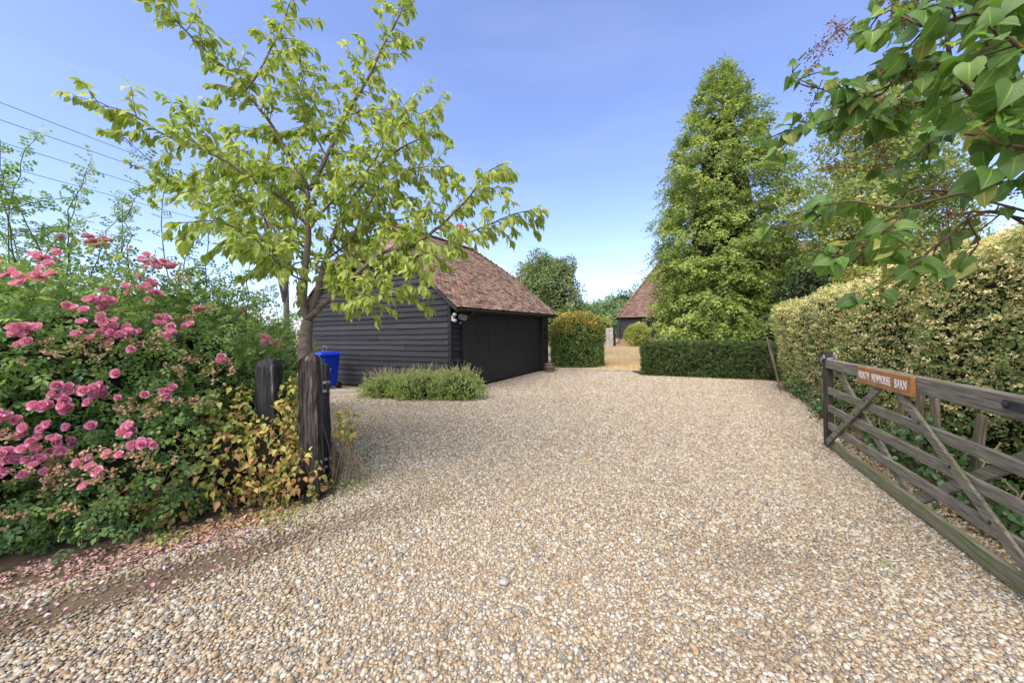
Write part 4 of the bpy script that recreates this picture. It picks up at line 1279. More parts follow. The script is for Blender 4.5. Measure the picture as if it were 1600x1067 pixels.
def brace(a, b, y, nm, seed, mat='gate_wood'):
    return wob(MB().bar((a[0], y, a[1]), (b[0], y, b[1]), br, 0.078, 0.005, (0, 1, 0) if False else (0, 0, 1)), nm, mat, seed=seed, amp=0.002)
yf, yb = 0.034, -0.034
brace((gp(2.80), 0.09), (gp(1.40), 1.03), yf, 'brace', 10)
brace((gp(1.24), 1.03), (gp(-0.25), 0.12), yf, 'brace', 11)
brace((gp(2.72), 1.05), (gp(1.17), 0.10), yb, 'brace', 12, 'gate_wood')
brace((gp(1.05), 0.12), (gp(-0.27), 0.98), yb, 'brace', 13, 'gate_wood')
# sign board with routed white letters
sg = MB().box((gp(1.365), 0.055, 1.055), (0.95, 0.032, 0.158), None, 0.004).build('sign_board', 'sign_wood', gate)
sg['label'] = 'varnished orange-brown name board reading NORTH NEWHOUSE BARN'
def lettering(txt, x0, x1, z0, z1, y, parent):
    cu = bpy.data.curves.new('lettering', 'FONT')
    cu.body = txt
    cu.size = 1.0
    cu.extrude = 0.01
    cu.offset = -0.002
    cu.space_character = 1.22
    tmp = bpy.data.objects.new('lettering_source', cu)
    COL.objects.link(tmp)
    dg = bpy.context.evaluated_depsgraph_get()
    dg.update()
    me = bpy.data.meshes.new_from_object(tmp.evaluated_get(dg))
    bpy.data.objects.remove(tmp)
    n = len(me.vertices)
    co = np.empty(n * 3, np.float32)
    me.vertices.foreach_get('co', co)
    co = co.reshape(-1, 3)
    lo, hi = co.min(0), co.max(0)
    u = (co - lo) / (hi - lo)
    out = np.stack([x0 + (x1 - x0) * u[:, 0], y + 0.002 * u[:, 2], z0 + (z1 - z0) * u[:, 1]], 1)
    me.vertices.foreach_set('co', np.ascontiguousarray(out, dtype=np.float32).ravel())
    me.materials.clear()
    me.materials.append(MAT['sign_paint'])
    me.update()
    return link('lettering', me, None, parent)
# seen from the drive the text runs from the latch end towards the hinge end; the words sit apart as on the board
for w, a, b in (('NORTH', 1.795, 1.585), ('NEWHOUSE', 1.525, 1.195), ('BARN', 1.125, 0.955)):
    lettering(w, gp(a), gp(b), 1.020, 1.094, 0.0712, sg)
# latch, strap hinge, bolts
MB().bar((GE - 0.07, 0.052, 1.165), (GE + 0.07, 0.052, 1.100), 0.010, 0.05, 0.002).build('latch_plate', 'steel', gate)
MB().bar((GE - 0.19, -0.03, 1.175), (GE - 0.03, -0.03, 1.120), 0.010, 0.05, 0.002).build('latch_plate', 'steel', gate)
MB().bar((GE - 0.10, 0.0, 1.14), (GE + 0.03, 0.0, 1.14), 0.06, 0.016, 0.002).build('latch_plate', 'steel', gate)
hs = MB().bar((-0.02, 0.043, 1.085), (gp(0.045), 0.043, 1.085), 0.010, 0.052, 0.003).build('strap_hinge', 'iron', gate)
MB().lathe([(0.018, 0), (0.018, 0.01), (0.010, 0.016)], 10).build('bolt', 'iron', hs)
bo = hs.children[0]
bo.rotation_euler = (-math.pi / 2, 0, 0); bo.location = (gp(0.015), 0.046, 1.085)
for x, z in ((2.25, 0.47), (1.75, 0.80), (0.85, 0.79), (0.50, 0.57), (1.98, 0.61), (0.15, 0.355)):
    b = MB().lathe([(0.012, 0), (0.012, 0.006), (0.006, 0.010)], 8).build('bolt', 'iron', gate)
    b.rotation_euler = (-math.pi / 2, 0, 0); b.location = (gp(x), 0.0475, z)

# ------------------------------------------------------------------ the posts on the left
def post(name, label, loc, w, d, h, mat, rz, peak, seed):
    t = thing(name, label, 'post', loc, rz)
    r = np.random.default_rng(seed)
    n, m_ = 14, 5
    V, F = [], []
    ring = []
    for sgx, sgy, ax in ((1, -1, 'x'), (1, 1, 'y'), (-1, 1, 'x'), (-1, -1, 'y')):
        pass
    per = []
    for i in range(m_): per.append((-0.5 + i / m_, -0.5))
    for i in range(m_): per.append((0.5, -0.5 + i / m_))
    for i in range(m_): per.append((0.5 - i / m_, 0.5))
    for i in range(m_): per.append((-0.5, 0.5 - i / m_))
    k = len(per)
    groove = r.normal(0, 0.006, k)
    for i in range(n + 1):
        z = -0.05 + (h - peak + 0.05) * i / n
        for j, (a, b) in enumerate(per):
            corner = 0.93 if abs(abs(a) - 0.5) < 1e-6 and abs(abs(b) - 0.5) < 1e-6 else 1.0
            g = groove[j] + r.normal(0, 0.003)
            V.append((a * w * corner + np.sign(a) * g * (abs(a) > 0.45), b * d * corner + np.sign(b) * g * (abs(b) > 0.45), z))
    for f, zz in ((0.72, h - peak * 0.35), (0.30, h - 0.004)):
        for j, (a, b) in enumerate(per):
            V.append((a * w * f + r.normal(0, 0.004), b * d * f + r.normal(0, 0.004), zz + r.normal(0, 0.006)))
    for i in range(n + 2):
        for j in range(k):
            F.append((i * k + j, i * k + (j + 1) % k, (i + 1) * k + (j + 1) % k, (i + 1) * k + j))
    F.append(tuple((n + 2) * k + j for j in range(k)))
    MB().add(V, F).build('shaft', mat, t)
    return t
post('gate_post', 'weathered brown wooden gate post nearest the shingle', (-1.91, 3.50, 0), 0.150, 0.165, 1.37, 'post_wood', 0.30, 0.07, 3)
post('gate_post', 'cracked black wooden post standing in the yellowing shrub', (-2.42, 3.68, 0), 0.19, 0.18, 1.325, 'post_char', 0.12, 0.08, 4)
sp = post('slim_post', 'slim black post with steel brackets behind the brown gate post', (-2.0, 3.93, 0), 0.09, 0.09, 1.235, 'post_black', 0.45, 0.015, 5)
for z in (1.04, 0.95, 0.24, 0.16):
    MB().box((0.0, -0.055, z), (0.115, 0.022, 0.028), None, 0.005).build('bracket', 'steel', sp)
for z in (0.99, 0.20):
    MB().tube([(0.035, -0.07, z - 0.06), (0.035, -0.07, z + 0.06)], 0.011, 8).build('hinge_pin', 'iron', sp)

# ------------------------------------------------------------------ wheelie bin
bn = thing('wheelie_bin', 'bright blue wheelie bin beside the garage wall', 'bin', (-5.32, 10.45, 0), math.radians(-25))
def taper(z0, z1, w0, d0, w1, d1, b=0.03, n=1):
    V, F = [], []
    for i in range(n + 1):
        t = i / n
        w, d, z = w0 + (w1 - w0) * t, d0 + (d1 - d0) * t, z0 + (z1 - z0) * t
        for x, y in ((-w / 2 + b, -d / 2), (w / 2 - b, -d / 2), (w / 2, -d / 2 + b), (w / 2, d / 2 - b), (w / 2 - b, d / 2), (-w / 2 + b, d / 2), (-w / 2, d / 2 - b), (-w / 2, -d / 2 + b)):
            V.append((x, y, z))
    for i in range(n):
        for j in range(8):
            F.append((i * 8 + j, i * 8 + (j + 1) % 8, i * 8 + 8 + (j + 1) % 8, i * 8 + 8 + j))
    F += [tuple(range(7, -1, -1)), tuple(n * 8 + j for j in range(8))]
    return V, F
MB().add(*taper(0.07, 0.95, 0.46, 0.52, 0.56, 0.68)).build('body', 'blue_bin', bn)
lid = MB().add(*taper(0.985, 1.05, 0.61, 0.76, 0.50, 0.62, 0.06)).add(*taper(0.945, 0.985, 0.62, 0.77, 0.62, 0.77, 0.05)).build('lid', 'blue_bin', bn)
MB().tube([(-0.26, 0.42, 0.98), (0.26, 0.42, 0.98)], 0.016, 8).build('handle', 'blue_bin', bn)
for s in (-1, 1):
    w = MB().lathe([(0.04, -0.025), (0.10, -0.025), (0.10, 0.025), (0.04, 0.025)], 18).build('wheel', 'rubber', bn, True)
    w.rotation_euler = (0, math.pi / 2, 0); w.location = (s * 0.27, 0.26, 0.10)
hook = MB().tube([(0.0, 0.02, 1.05), (-0.05, 0.02, 1.12), (-0.03, 0.02, 1.2), (0.06, 0.02, 1.22), (0.1, 0.02, 1.15), (0.06, 0.02, 1.06)], 0.006, 5)
ho = hook.build('bent_wire', 'steel'); ho.location = (-5.32, 10.45, 0)
tag(ho, 'loop of bent wire lying on the blue bin lid', 'wire')

# ------------------------------------------------------------------ small barrel at the garage corner
br_ = thing('barrel', 'small old wooden barrel at the corner of the garage', 'barrel', (1.36, 13.72, 0))
rb = np.random.default_rng(2)
n = 14
for i in range(n):
    t0, t1 = 2 * math.pi * i / n + 0.01, 2 * math.pi * (i + 1) / n - 0.01
    V, F = [], []
    for zz, r in ((0, 0.165), (0.09, 0.188), (0.17, 0.196), (0.25, 0.190), (0.345, 0.168)):
        for t in (t0, t1):
            V.append((r * math.cos(t), r * math.sin(t), zz))
            V.append(((r - 0.022) * math.cos(t), (r - 0.022) * math.sin(t), zz))
    for j in range(4):
        a = j * 4
        F += [(a, a + 2, a + 6, a + 4), (a + 1, a + 5, a + 7, a + 3), (a, a + 4, a + 5, a + 1), (a + 2, a + 3, a + 7, a + 6)]
    F += [(0, 1, 3, 2), (16, 18, 19, 17)]
    MB().add(V, F).build('stave', 'barrel', br_)
for z, r in ((0.05, 0.181), (0.215, 0.197), (0.31, 0.181)):
    MB().lathe([(r, -0.018), (r + 0.005, -0.018), (r + 0.004, 0.018), (r, 0.018)], 24, (0, 0, z)).build('hoop', 'hoop', br_, True)
MB().lathe([(0.16, 0.29), (0.16, 0.30), (0.01, 0.302)], 18).build('barrel_head', 'barrel', br_)

# ================================================================== PLANTS
CAM = np.array((0.0, 0.0, 1.55))

def foliage_thing(name, label, cat, base, blobs, n, tmpl, mat, size, seed, group=None, core='hedge_core', coref=0.74, part='foliage', ax=None, tintf=None, **kw):
    rng = np.random.default_rng(seed)
    t = thing(name, label, cat, base, 0, group)
    P, N = blob_points(blobs, n * 2, rng, **kw)
    seen = (N * unit(CAM - P)).sum(1) > -0.30
    k = np.argsort(np.where(seen, 0, 1) * (rng.random(len(P)) > 0.25) + rng.random(len(P)) * 0.5)[:n]
    P, N = P[k], N[k]
    R = leaf_axes(N, rng, **(ax or {}))
    S = size * rng.uniform(0.7, 1.25, n)
    tint = tintf(P, N, rng) if tintf else rng.beta(2, 2, n)
    me = scatter(part, tmpl, R, S, P - np.array(base), tint)
    link(part, me, mat, t)
    if core:
        core_blobs('dark_core', blobs, coref, core, t, base)
    return t, P, N, rng

def box_hedge(name, label, path, width, height, rad, n, tmpl, mat, size, seed, lean=0.0, depth=0.10, bump_=0.05, near_bias=0.0, tintf=None, ax=None, back=False, heightf=None, holes=None):
    """a clipped hedge along a path of front-face points; it stands on the right-hand side of the path"""
    rng = np.random.default_rng(seed)
    pp = np.array(path, float)
    sl = np.concatenate([[0], np.cumsum(np.linalg.norm(np.diff(pp, axis=0), axis=1))])
    Lh = sl[-1]
    base = np.array((*pp[0], 0.0))
    def mapp(Q):
        s, o, z = Q[:, 0], Q[:, 1], Q[:, 2]
        e = 0.15
        x, y = np.interp(s, sl, pp[:, 0]), np.interp(s, sl, pp[:, 1])
        tx = np.interp(np.clip(s + e, 0, Lh), sl, pp[:, 0]) - np.interp(np.clip(s - e, 0, Lh), sl, pp[:, 0])
        ty = np.interp(np.clip(s + e, 0, Lh), sl, pp[:, 1]) - np.interp(np.clip(s - e, 0, Lh), sl, pp[:, 1])
        l = np.hypot(tx, ty) + 1e-9
        tx, ty = tx / l, ty / l
        nx, ny = ty, -tx
        oo = o - lean * (z / height)
        hz = heightf(s / Lh) if heightf else 1.0
        ex = np.where(s < 0, s, np.where(s > Lh, s - Lh, 0))
        W = np.stack([x + nx * oo + tx * ex, y + ny * oo + ty * ex, z * hz], 1)
        return W, np.stack([tx, ty, 0 * tx], 1), np.stack([nx, ny, 0 * nx], 1)
    areas = np.array([Lh * height, Lh * width, width * height, width * height, Lh * height * (0.6 if back else 0.0)])
    f = rng.choice(5, n, p=areas / areas.sum())
    u = rng.random(n)
    if near_bias:
        u = u ** (1 + near_bias)
    v = rng.random(n)
    Q = np.zeros((n, 3))
    Q[:, 0] = u * Lh
    Q[:, 1] = np.where(f == 0, 0, np.where(f == 1, v * width, np.where(f == 4, width, rng.random(n) * width)))
    Q[:, 2] = np.where(f == 1, height, v * height)
    Q[:, 0] = np.where(f == 2, 0, np.where(f == 3, Lh, Q[:, 0]))
    lo = np.array((rad, rad, -5.0)); hi = np.array((Lh - rad, width - rad, height - rad))
    q = np.clip(Q, lo, hi)
    dv = Q - q
    nr = unit(dv)
    Qr = q + nr * rad
    lm = lumps(Qr, 2.6, rng) * bump_ + lumps(Qr, 7.0, rng) * bump_ * 0.4
    off = lm - depth * rng.random(n) ** 1.6 + 0.02
    Qr = Qr + nr * off[:, None]
    Qr[:, 2] = np.maximum(Qr[:, 2], 0.01)
    W, Tn, Nn = mapp(Qr)
    N = unit(nr[:, :1] * Tn + nr[:, 1:2] * Nn + nr[:, 2:] * np.array((0, 0, 1.0)))
    if holes is not None:
        k = holes(W, rng)
        W, N, Qr = W[k], N[k], Qr[k]
        n = len(W)
    t = thing(name, label, 'hedge', base)
    R = leaf_axes(N, rng, **(ax or dict(out=0.7, up=0.25, rnd=0.55, nup=0.5, nrnd=0.6)))
    S = size * rng.uniform(0.65, 1.3, n)
    tint = tintf(W, N, Qr, rng) if tintf else rng.beta(2, 2, n)
    me = scatter('foliage', tmpl, R, S, W - base, tint)
    link('foliage', me, mat, t)
    # solid inner core, coloured near-black to imitate the shade among the twigs
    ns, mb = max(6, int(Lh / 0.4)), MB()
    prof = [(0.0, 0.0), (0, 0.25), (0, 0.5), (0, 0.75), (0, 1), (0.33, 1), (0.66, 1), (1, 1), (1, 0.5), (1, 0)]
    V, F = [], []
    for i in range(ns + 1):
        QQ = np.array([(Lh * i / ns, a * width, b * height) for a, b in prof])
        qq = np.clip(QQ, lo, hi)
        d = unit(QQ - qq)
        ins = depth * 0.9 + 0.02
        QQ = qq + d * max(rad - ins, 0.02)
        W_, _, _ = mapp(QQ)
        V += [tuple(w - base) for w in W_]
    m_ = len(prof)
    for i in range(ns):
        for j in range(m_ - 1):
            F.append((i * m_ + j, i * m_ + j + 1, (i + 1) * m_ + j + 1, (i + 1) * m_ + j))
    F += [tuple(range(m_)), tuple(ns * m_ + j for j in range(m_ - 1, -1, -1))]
    mb.add(V, F).build('dark_core', 'hedge_core', t, True)
    return t

# ------------------------------------------------------------------ tall clipped hedge on the right
def tall_tint(W, N, Qr, rng):
    n = len(W)
    t = rng.beta(2.0, 2.6, n)
    dry = rng.random(n) < np.clip(0.24 + 0.12 * np.clip(N[:, 2], 0, 1) + 0.18 * (W[:, 2] - 0.9) / 1.4, 0.08, 0.55)
    t = np.where(dry, rng.uniform(0.72, 0.99, n), t * 0.72)
    low = W[:, 2] < 0.7
    return np.where(low, t * 0.92, t)
def tall_holes(W, rng):
    k = np.clip((W[:, 2] - 0.10) / 0.65, 0.0, 1)
    return rng.random(len(W)) < 0.30 + 0.70 * k
box_hedge('cypress_hedge', 'tall clipped cypress hedge with browned tips behind the open gate',
          [(3.72, 0.9), (3.78, 1.6), (4.05, 2.6), (4.50, 3.7), (4.92, 4.75), (5.36, 5.9), (5.80, 7.0), (6.74, 9.3)], 1.35, 2.44, 0.42, 52000, T_YEW, 'hedge_leaf', 0.056, 31,
          lean=0.32, depth=0.11, bump_=0.05, near_bias=0.45, tintf=tall_tint, heightf=lambda u: 1.0 - 0.17 * u, holes=tall_holes)

# stakes and palings under it
prng = np.random.default_rng(77)
pal = [((6.42, 8.9), 1.32, -0.20, 'leaning brown paling at the far end of the tall hedge'), ((6.52, 9.06), 1.25, -0.16, 'second leaning paling at the far end of the tall hedge'), ((5.42, 6.45), 0.62, -0.08, 'short paling beyond the gate latch'),
       ((5.30, 6.25), 0.55, -0.05, 'shortest paling beyond the gate latch'), ((4.52, 4.35), 0.85, 0.02, 'stake behind the sign end of the gate'), ((4.36, 4.02), 0.80, 0.05, 'stake behind the middle of the sign'),
       ((4.22, 3.70), 0.82, 0.0, 'stake behind the right end of the sign'), ((4.05, 3.30), 0.75, 0.10, 'leaning stake behind the gate brace'), ((3.86, 2.75), 0.85, 0.22, 'green leaning stake behind the lower rails'),
       ((3.74, 2.42), 0.95, 0.24, 'green leaning stake near the gate hinge')]
for (x, y), h, ln, lab in pal:
    b = MB().box((0, 0, h / 2), (0.035, 0.10, h), None, 0.006)
    for i, v in enumerate(b.V):
        b.V[i] = tuple(np.array(v) + prng.normal(0, 0.004, 3))
    o = b.build('hedge_stake', 'paling')
    o.location = (x, y, 0)
    o.rotation_euler = (prng.normal(0, 0.04), ln, math.radians(-28))
    tag(o, lab, 'stake', 'stakes along the foot of the hedge')

# ivy climbing the foot of the hedge
def ivy(name, label, pts, n, hmax, seed, spread=0.16):
    rng = np.random.default_rng(seed)
    pp = np.array(pts, float)
    sl = np.concatenate([[0], np.cumsum(np.linalg.norm(np.diff(pp, axis=0), axis=1))])
    s = rng.random(n) * sl[-1]
    x, y = np.interp(s, sl, pp[:, 0]), np.interp(s, sl, pp[:, 1])
    z = hmax * rng.random(n) ** 1.5 * (0.65 + 0.35 * np.sin(s * 3.1 + 1))
    o = rng.normal(0, 0.5, n) * spread + 0.12 * z
    d = pp[-1] - pp[0]
    d /= np.linalg.norm(d)
    P = np.stack([x + d[1] * o, y - d[0] * o, np.maximum(z, 0.015)], 1)
    N = unit(np.tile(np.array((-d[1], d[0], 0.5)), (n, 1)) + rng.normal(0, 0.35, (n, 3)))
    R = frames(np.array((0, 0, -0.7)) + rng.normal(0, 0.6, (n, 3)), N)
    base = np.array((*pp[0], 0.0))
    t = thing(name, label, 'ivy', base)
    link('foliage', scatter('foliage', T_IVY, R, rng.uniform(0.035, 0.075, n), P - base, rng.beta(1.6, 2.2, n)), 'ivy_leaf', t)
    mb = MB()
    for i in range(16):
        a = rng.random() * sl[-1]
        bx, by = np.interp(a, sl, pp[:, 0]) - base[0], np.interp(a, sl, pp[:, 1]) - base[1]
        pts_ = []
        for k in range(6):
            pts_.append((bx + rng.normal(0, 0.03) + 0.05 * k * rng.normal(0, 1) * 0.5, by + rng.normal(0, 0.03), 0.01 + hmax * 0.8 * k / 5))
        mb.tube(pts_, 0.006, 5)
    mb.build('stems', 'dry_stem', t)
T_IVY = leaf_t([0.12, 0.46, 0.40, 0.20, 0], 0.18, 0.12)
ivy('ivy', 'dark ivy around the palings beyond the gate latch', [(4.75, 5.3), (5.35, 6.5), (5.95, 7.5), (6.9, 9.4)], 1300, 0.95, 41)
ivy('ivy', 'dark ivy and ground cover behind the lower gate rails', [(3.35, 1.6), (3.55, 2.4), (4.05, 3.5), (4.72, 4.95)], 1900, 0.70, 42, 0.30)

# ------------------------------------------------------------------ low yew hedge, clipped dome, conifer
def flip_hedge():
    # the hedge body must lie behind its front face, so the path runs from right to left
    return box_hedge('yew_hedge', 'low dark clipped yew hedge in front of the tall conifer', [(7.95, 10.40), (4.28, 12.32)], 1.0, 1.05, 0.15, 11000, T_YEW, 'yew_leaf', 0.085, 33, depth=0.07, bump_=0.025)
flip_hedge()

def dome_tint(W, N, Qr, rng):
    n = len(W)
    t = rng.beta(2, 2.4, n) * 0.68
    k = np.clip((W[:, 2] - 1.1) / 1.0, 0, 1) * 0.40
    return np.where(rng.random(n) < k, rng.uniform(0.72, 1.0, n), t)
box_hedge('clipped_dome', 'rounded clipped bush with orange tips beside the garage', [(3.62, 14.62), (1.55, 14.95)], 1.9, 2.28, 0.85, 6000, T_CLUMP, 'dome_leaf', 0.095, 34, depth=0.09, bump_=0.03, tintf=dome_tint)

def conifer():
    rng = np.random.default_rng(61)
    base = np.array((8.05, 14.0, 0.0))
    t = thing('conifer', 'tall pointed cypress tree behind the low yew hedge', 'tree', base)
    MB().tube([(0, 0, 0), (0.03, 0, 3), (0.0, 0.05, 7), (0.05, 0, 11.1)], [0.26, 0.20, 0.11, 0.02], 10).build('trunk', 'conifer_bark', t, True)
    zs = np.array([0.2, 1.5, 3.0, 4.5, 6.0, 7.2, 8.4, 9.5, 10.5, 11.2, 11.6])
    rs = np.array([2.20, 2.28, 2.28, 2.26, 2.16, 1.95, 1.58, 1.10, 0.62, 0.28, 0.04])
    Ps, Ns, Ds, Tt = [], [], [], []
    limbs = MB()
    nb = 640
    for i in range(nb):
        z = 11.5 - 11.1 * min(1.0, (i + rng.random()) / 540) ** 0.74
        a = i * 2.39996 + rng.normal(0, 0.3)
        if i >= 540:      # a full skirt on the side towards the drive
            z = rng.uniform(0.6, 4.2)
            a = rng.uniform(-2.9, -0.2)
        rr = np.interp(z, zs, rs) * (0.84 + 0.20 * rng.random()) * (1 + 0.06 * math.sin(2 * a + 1.0) + 0.06 * math.sin(z * 2.2 + a))
        if math.cos(a) > 0.3 and 5.0 < z < 7.5: rr *= 1.12
        tip = np.array((rr * math.cos(a), rr * math.sin(a), z - 0.05 * rr))
        root = np.array((0, 0, z - 0.30 - 0.22 * rr))
        d = unit(tip - root)
        if rr > 0.4 and i % 2 == 0:
            limbs.tube([root, (root + tip) / 2 + np.array((0, 0, 0.05)), tip - d * 0.2], [0.035, 0.022, 0.008], 5, False)
        m = int(42 + 19 * min(rr, 2.3))
        rad = 0.17 + 0.10 * min(rr, 2.3)
        side = unit(np.cross(d, (0, 0, 1)))
        upv = np.cross(side, d)
        # a bough ends in several drooping tufts of sprays
        nt_ = 5
        tuft = rng.normal(0, 1, (nt_, 3)) * np.array((0.55, 0.75, 0.16)) + np.array((-0.15, 0, 0))
        w = rng.integers(0, nt_, m)
        q = rng.normal(0, 1, (m, 3)) * np.array((0.29, 0.29, 0.17))
        al, sd = tuft[w, 0] + q[:, 0], tuft[w, 1] + q[:, 1]
        vt = tuft[w, 2] + q[:, 2] - 0.22 * sd ** 2 - 0.30 * np.clip(al, 0, 2) ** 2 - 0.35 * (q[:, 0] ** 2 + q[:, 1] ** 2)
        P = tip + rad * (al[:, None] * d + sd[:, None] * side + vt[:, None] * upv)
        inner = rng.random(m) < 0.25
        P = np.where(inner[:, None], P - d * (rng.random(m) * 0.42 * rr)[:, None], P)
        Ps.append(P)
        Ds.append(d * 0.55 + side * (q[:, 1:2] * 1.3) + d * (q[:, 0:1] * 1.0) + np.array((0, 0, -0.50)) + rng.normal(0, 0.28, (m, 3)))
        Ns.append(upv * 0.8 + d * 0.6 + rng.normal(0, 0.4, (m, 3)))
        Tt.append(np.clip(rng.beta(2, 2, m) * 0.6 + 0.10 * rng.normal() + 0.28 * np.clip(q[:, 2] * 3 + 0.3, 0, 1), 0, 0.97))
    P, D_, N, tt = np.concatenate(Ps), np.concatenate(Ds), np.concatenate(Ns), np.concatenate(Tt)
    k = P[:, 2] > 0.1
    P, D_, N, tt = P[k], D_[k], N[k], tt[k]
    me = scatter('crown', T_CYPRESS, frames(D_, N), rng.uniform(0.14, 0.26, len(P)), P, tt)
    link('crown', me, 'conifer_leaf', t)
    limbs.build('limbs', 'conifer_bark', t)
    prof = [(np.interp(z, zs, rs) * (0.66 - 0.035 * z), z) for z in np.linspace(0.1, 9.4, 14)]
    MB().lathe(prof, 16).build('dark_core', 'hedge_core', t, True)  # solid core closing the crown, coloured dark as shade behind the sprays
    return len(P)
nfr = conifer()

# ------------------------------------------------------------------ broad trees and shrubs behind
def broad_tree(name, label, base, trunk_h, blobs, n, tmpl, mat, size, seed, bark='grey_bark', tr=0.12, group=None, fill=0.35, lump=0.22, k=1.6, core=0.0, cat='tree', nlimb=9):
    rng = np.random.default_rng(seed)
    base = np.array(base, float)
    t = thing(name, label, cat, base, 0, group)
    mb = MB()
    mb.tube([(0, 0, 0), (0.03, 0.02, trunk_h * 0.5), (0.0, 0.05, trunk_h)], [tr, tr * 0.8, tr * 0.6], 9)
    for i in range(nlimb):
        c, r = blobs[i % len(blobs)]
        e = np.array(c) - base + rng.normal(0, 0.5, 3) * np.array(r)
        s = np.array((0, 0, trunk_h * rng.uniform(0.65, 1.0)))
        mid = (s + e) / 2 + np.array((0, 0, 0.15 * np.linalg.norm(e - s)))
        mb.tube([s, mid, e], [tr * 0.45, tr * 0.28, tr * 0.08], 6, False)
    mb.build('trunk', bark, t, True)
    P, N = blob_points(blobs, n, rng, lo=0.62, hi=1.08, lump=lump, k=k, zmin=0.3, fill=fill)
    R = leaf_axes(N, rng, out=0.4, up=0.1, rnd=0.7, nup=0.5, nrnd=0.6)
    tint = np.clip(rng.beta(2, 2, n) + 0.12 * lumps(P, 1.2, rng), 0, 1)
    link('crown', scatter('crown', tmpl, R, size * rng.uniform(0.7, 1.3, n), P - base, tint), mat, t)
    if core:
        core_blobs('dark_core', blobs, core, 'hedge_core', t, base)
    return t

broad_tree('garden_tree', 'bushy green tree rising behind the garage', (1.9, 22.0, 0), 2.4,
           [((1.4, 22, 4.1), (1.5, 1.4, 1.7)), ((2.6, 22, 3.6), (1.5, 1.4, 1.7)), ((1.9, 22.3, 5.2), (0.95, 0.9, 1.15)), ((3.2, 21.8, 4.9), (0.7, 0.7, 0.9)), ((3.7, 22, 2.6), (0.8, 0.8, 1.2)), ((0.2, 22, 3.2), (1.2, 1, 1.4))],
           5200, T_CLUMP, 'tree_leaf', 0.23, 51, core=0.5)
broad_tree('brownish_shrub', 'brownish shrub between the garage roof and the clipped bush', (2.0, 17.6, 0), 0.8,
           [((2.0, 17.6, 1.6), (0.9, 0.7, 1.0)), ((2.5, 17.5, 1.4), (0.6, 0.6, 0.8))], 1600, T_CLUMP, 'haw_leaf', 0.12, 52, tr=0.05, core=0.6, cat='shrub')
fars = [('round distant tree nearest the clipped bush', (14.2, 68), 3.4, 6.2), ('dark distant tree in the middle of the far row', (18.5, 74), 4.6, 7.6), ('distant tree with a high crown left of the barn roof', (24.0, 80), 4.8, 10.2),
        ('distant tree partly hidden by the barn roof', (29.5, 82), 5.0, 11.6), ('low distant tree in front of the far row', (19.5, 60), 3.2, 6.0)]
for i, (lab, (x, y), r, h) in enumerate(fars):
    broad_tree('distant_tree', lab, (x, y, 0), h * 0.35, [((x, y, h * 0.60), (r, r, h * 0.40)), ((x - r * 0.5, y, h * 0.42), (r * 0.75, r * 0.7, h * 0.34)), ((x + r * 0.55, y, h * 0.46), (r * 0.7, r * 0.7, h * 0.36))],
               1200, T_CLUMP, 'far_leaf', 0.72, 530 + i, group='distant trees beyond the lawn', core=0.62, lump=0.16, k=0.7)
# lime hedge and bushes near the barn
box_hedge('lime_hedge', 'bright lime green hedge beyond the end of the lawn', [(10.6, 37.0), (4.6, 37.6)], 1.6, 2.3, 0.5, 3000, T_CLUMP, 'lime_leaf', 0.22, 54, depth=0.2, bump_=0.08) if False else None
foliage_thing('lime_bush', 'round yellow-green bush in front of the barn wall', 'bush', (11.0, 32.6, 0.02), [((11.0, 32.6, 0.95), (1.05, 0.9, 1.0)), ((11.3, 32.5, 1.45), (0.6, 0.6, 0.6)), ((10.6, 32.5, 1.35), (0.5, 0.5, 0.55))], 1500, T_CLUMP, 'lime_leaf', 0.16, 55, coref=0.7, lump=0.14)
broad_tree('far_garden_shrub', 'bright green shrubbery between the clipped bush and the barn', (7.8, 40.0, 0), 0.8, [((7.8, 40, 1.4), (1.8, 1.2, 1.5)), ((9.6, 40, 1.3), (1.6, 1.2, 1.5)), ((6.0, 40.5, 1.4), (1.6, 1.2, 1.4))], 2400, T_CLUMP, 'lime_leaf', 0.25, 56, core=0.75, cat='shrub')

broad_tree('dark_shrub', 'dark evergreen shrub between the conifer and the tall hedge', (9.4, 11.4, 0), 1.2, [((8.9, 11.4, 2.2), (1.1, 1.0, 1.5)), ((10.0, 11.2, 2.6), (1.2, 1.0, 1.5)), ((11.2, 11.0, 2.6), (1.2, 1.0, 1.4)), ((8.4, 11.6, 1.2), (0.9, 0.9, 1.2))],
           4000, T_CLUMP, 'dark_leaf', 0.13, 57, core=0.66, cat='shrub', tr=0.07)
foliage_thing('lime_shrub', 'small yellow-green shrub showing above the tall hedge', 'shrub', (7.0, 7.4, 0), [((7.0, 7.4, 1.4), (0.7, 0.6, 1.2)), ((7.25, 7.5, 2.2), (0.6, 0.5, 0.55))], 1400, T_CLUMP, 'lime_leaf', 0.085, 58, coref=0.7, lump=0.16, k=4)
haw_blobs = [((7.9, 8.6, 3.5), (1.1, 0.9, 0.75)), ((9.3, 8.7, 3.3), (1.3, 1.0, 0.8)), ((7.9, 8.6, 4.5), (1.1, 1.0, 0.75)), ((9.0, 8.8, 5.2), (1.3, 1.2, 1.0)), ((8.5, 8.8, 6.3), (1.0, 1.0, 0.9)), ((9.8, 9.0, 4.4), (1.3, 1.1, 1.0)), ((9.6, 9.0, 6.8), (1.2, 1.1, 1.0)), ((7.5, 8.4, 3.9), (0.6, 0.6, 0.4))]
broad_tree('hawthorn_tree', 'small-leaved hawthorn tree behind the overhanging lilac', (9.6, 9.3, 0), 2.6, haw_blobs, 7800, T_CLUMP, 'haw_leaf', 0.15, 59, tr=0.05, fill=0.6, lump=0.3, k=2.4, nlimb=10)

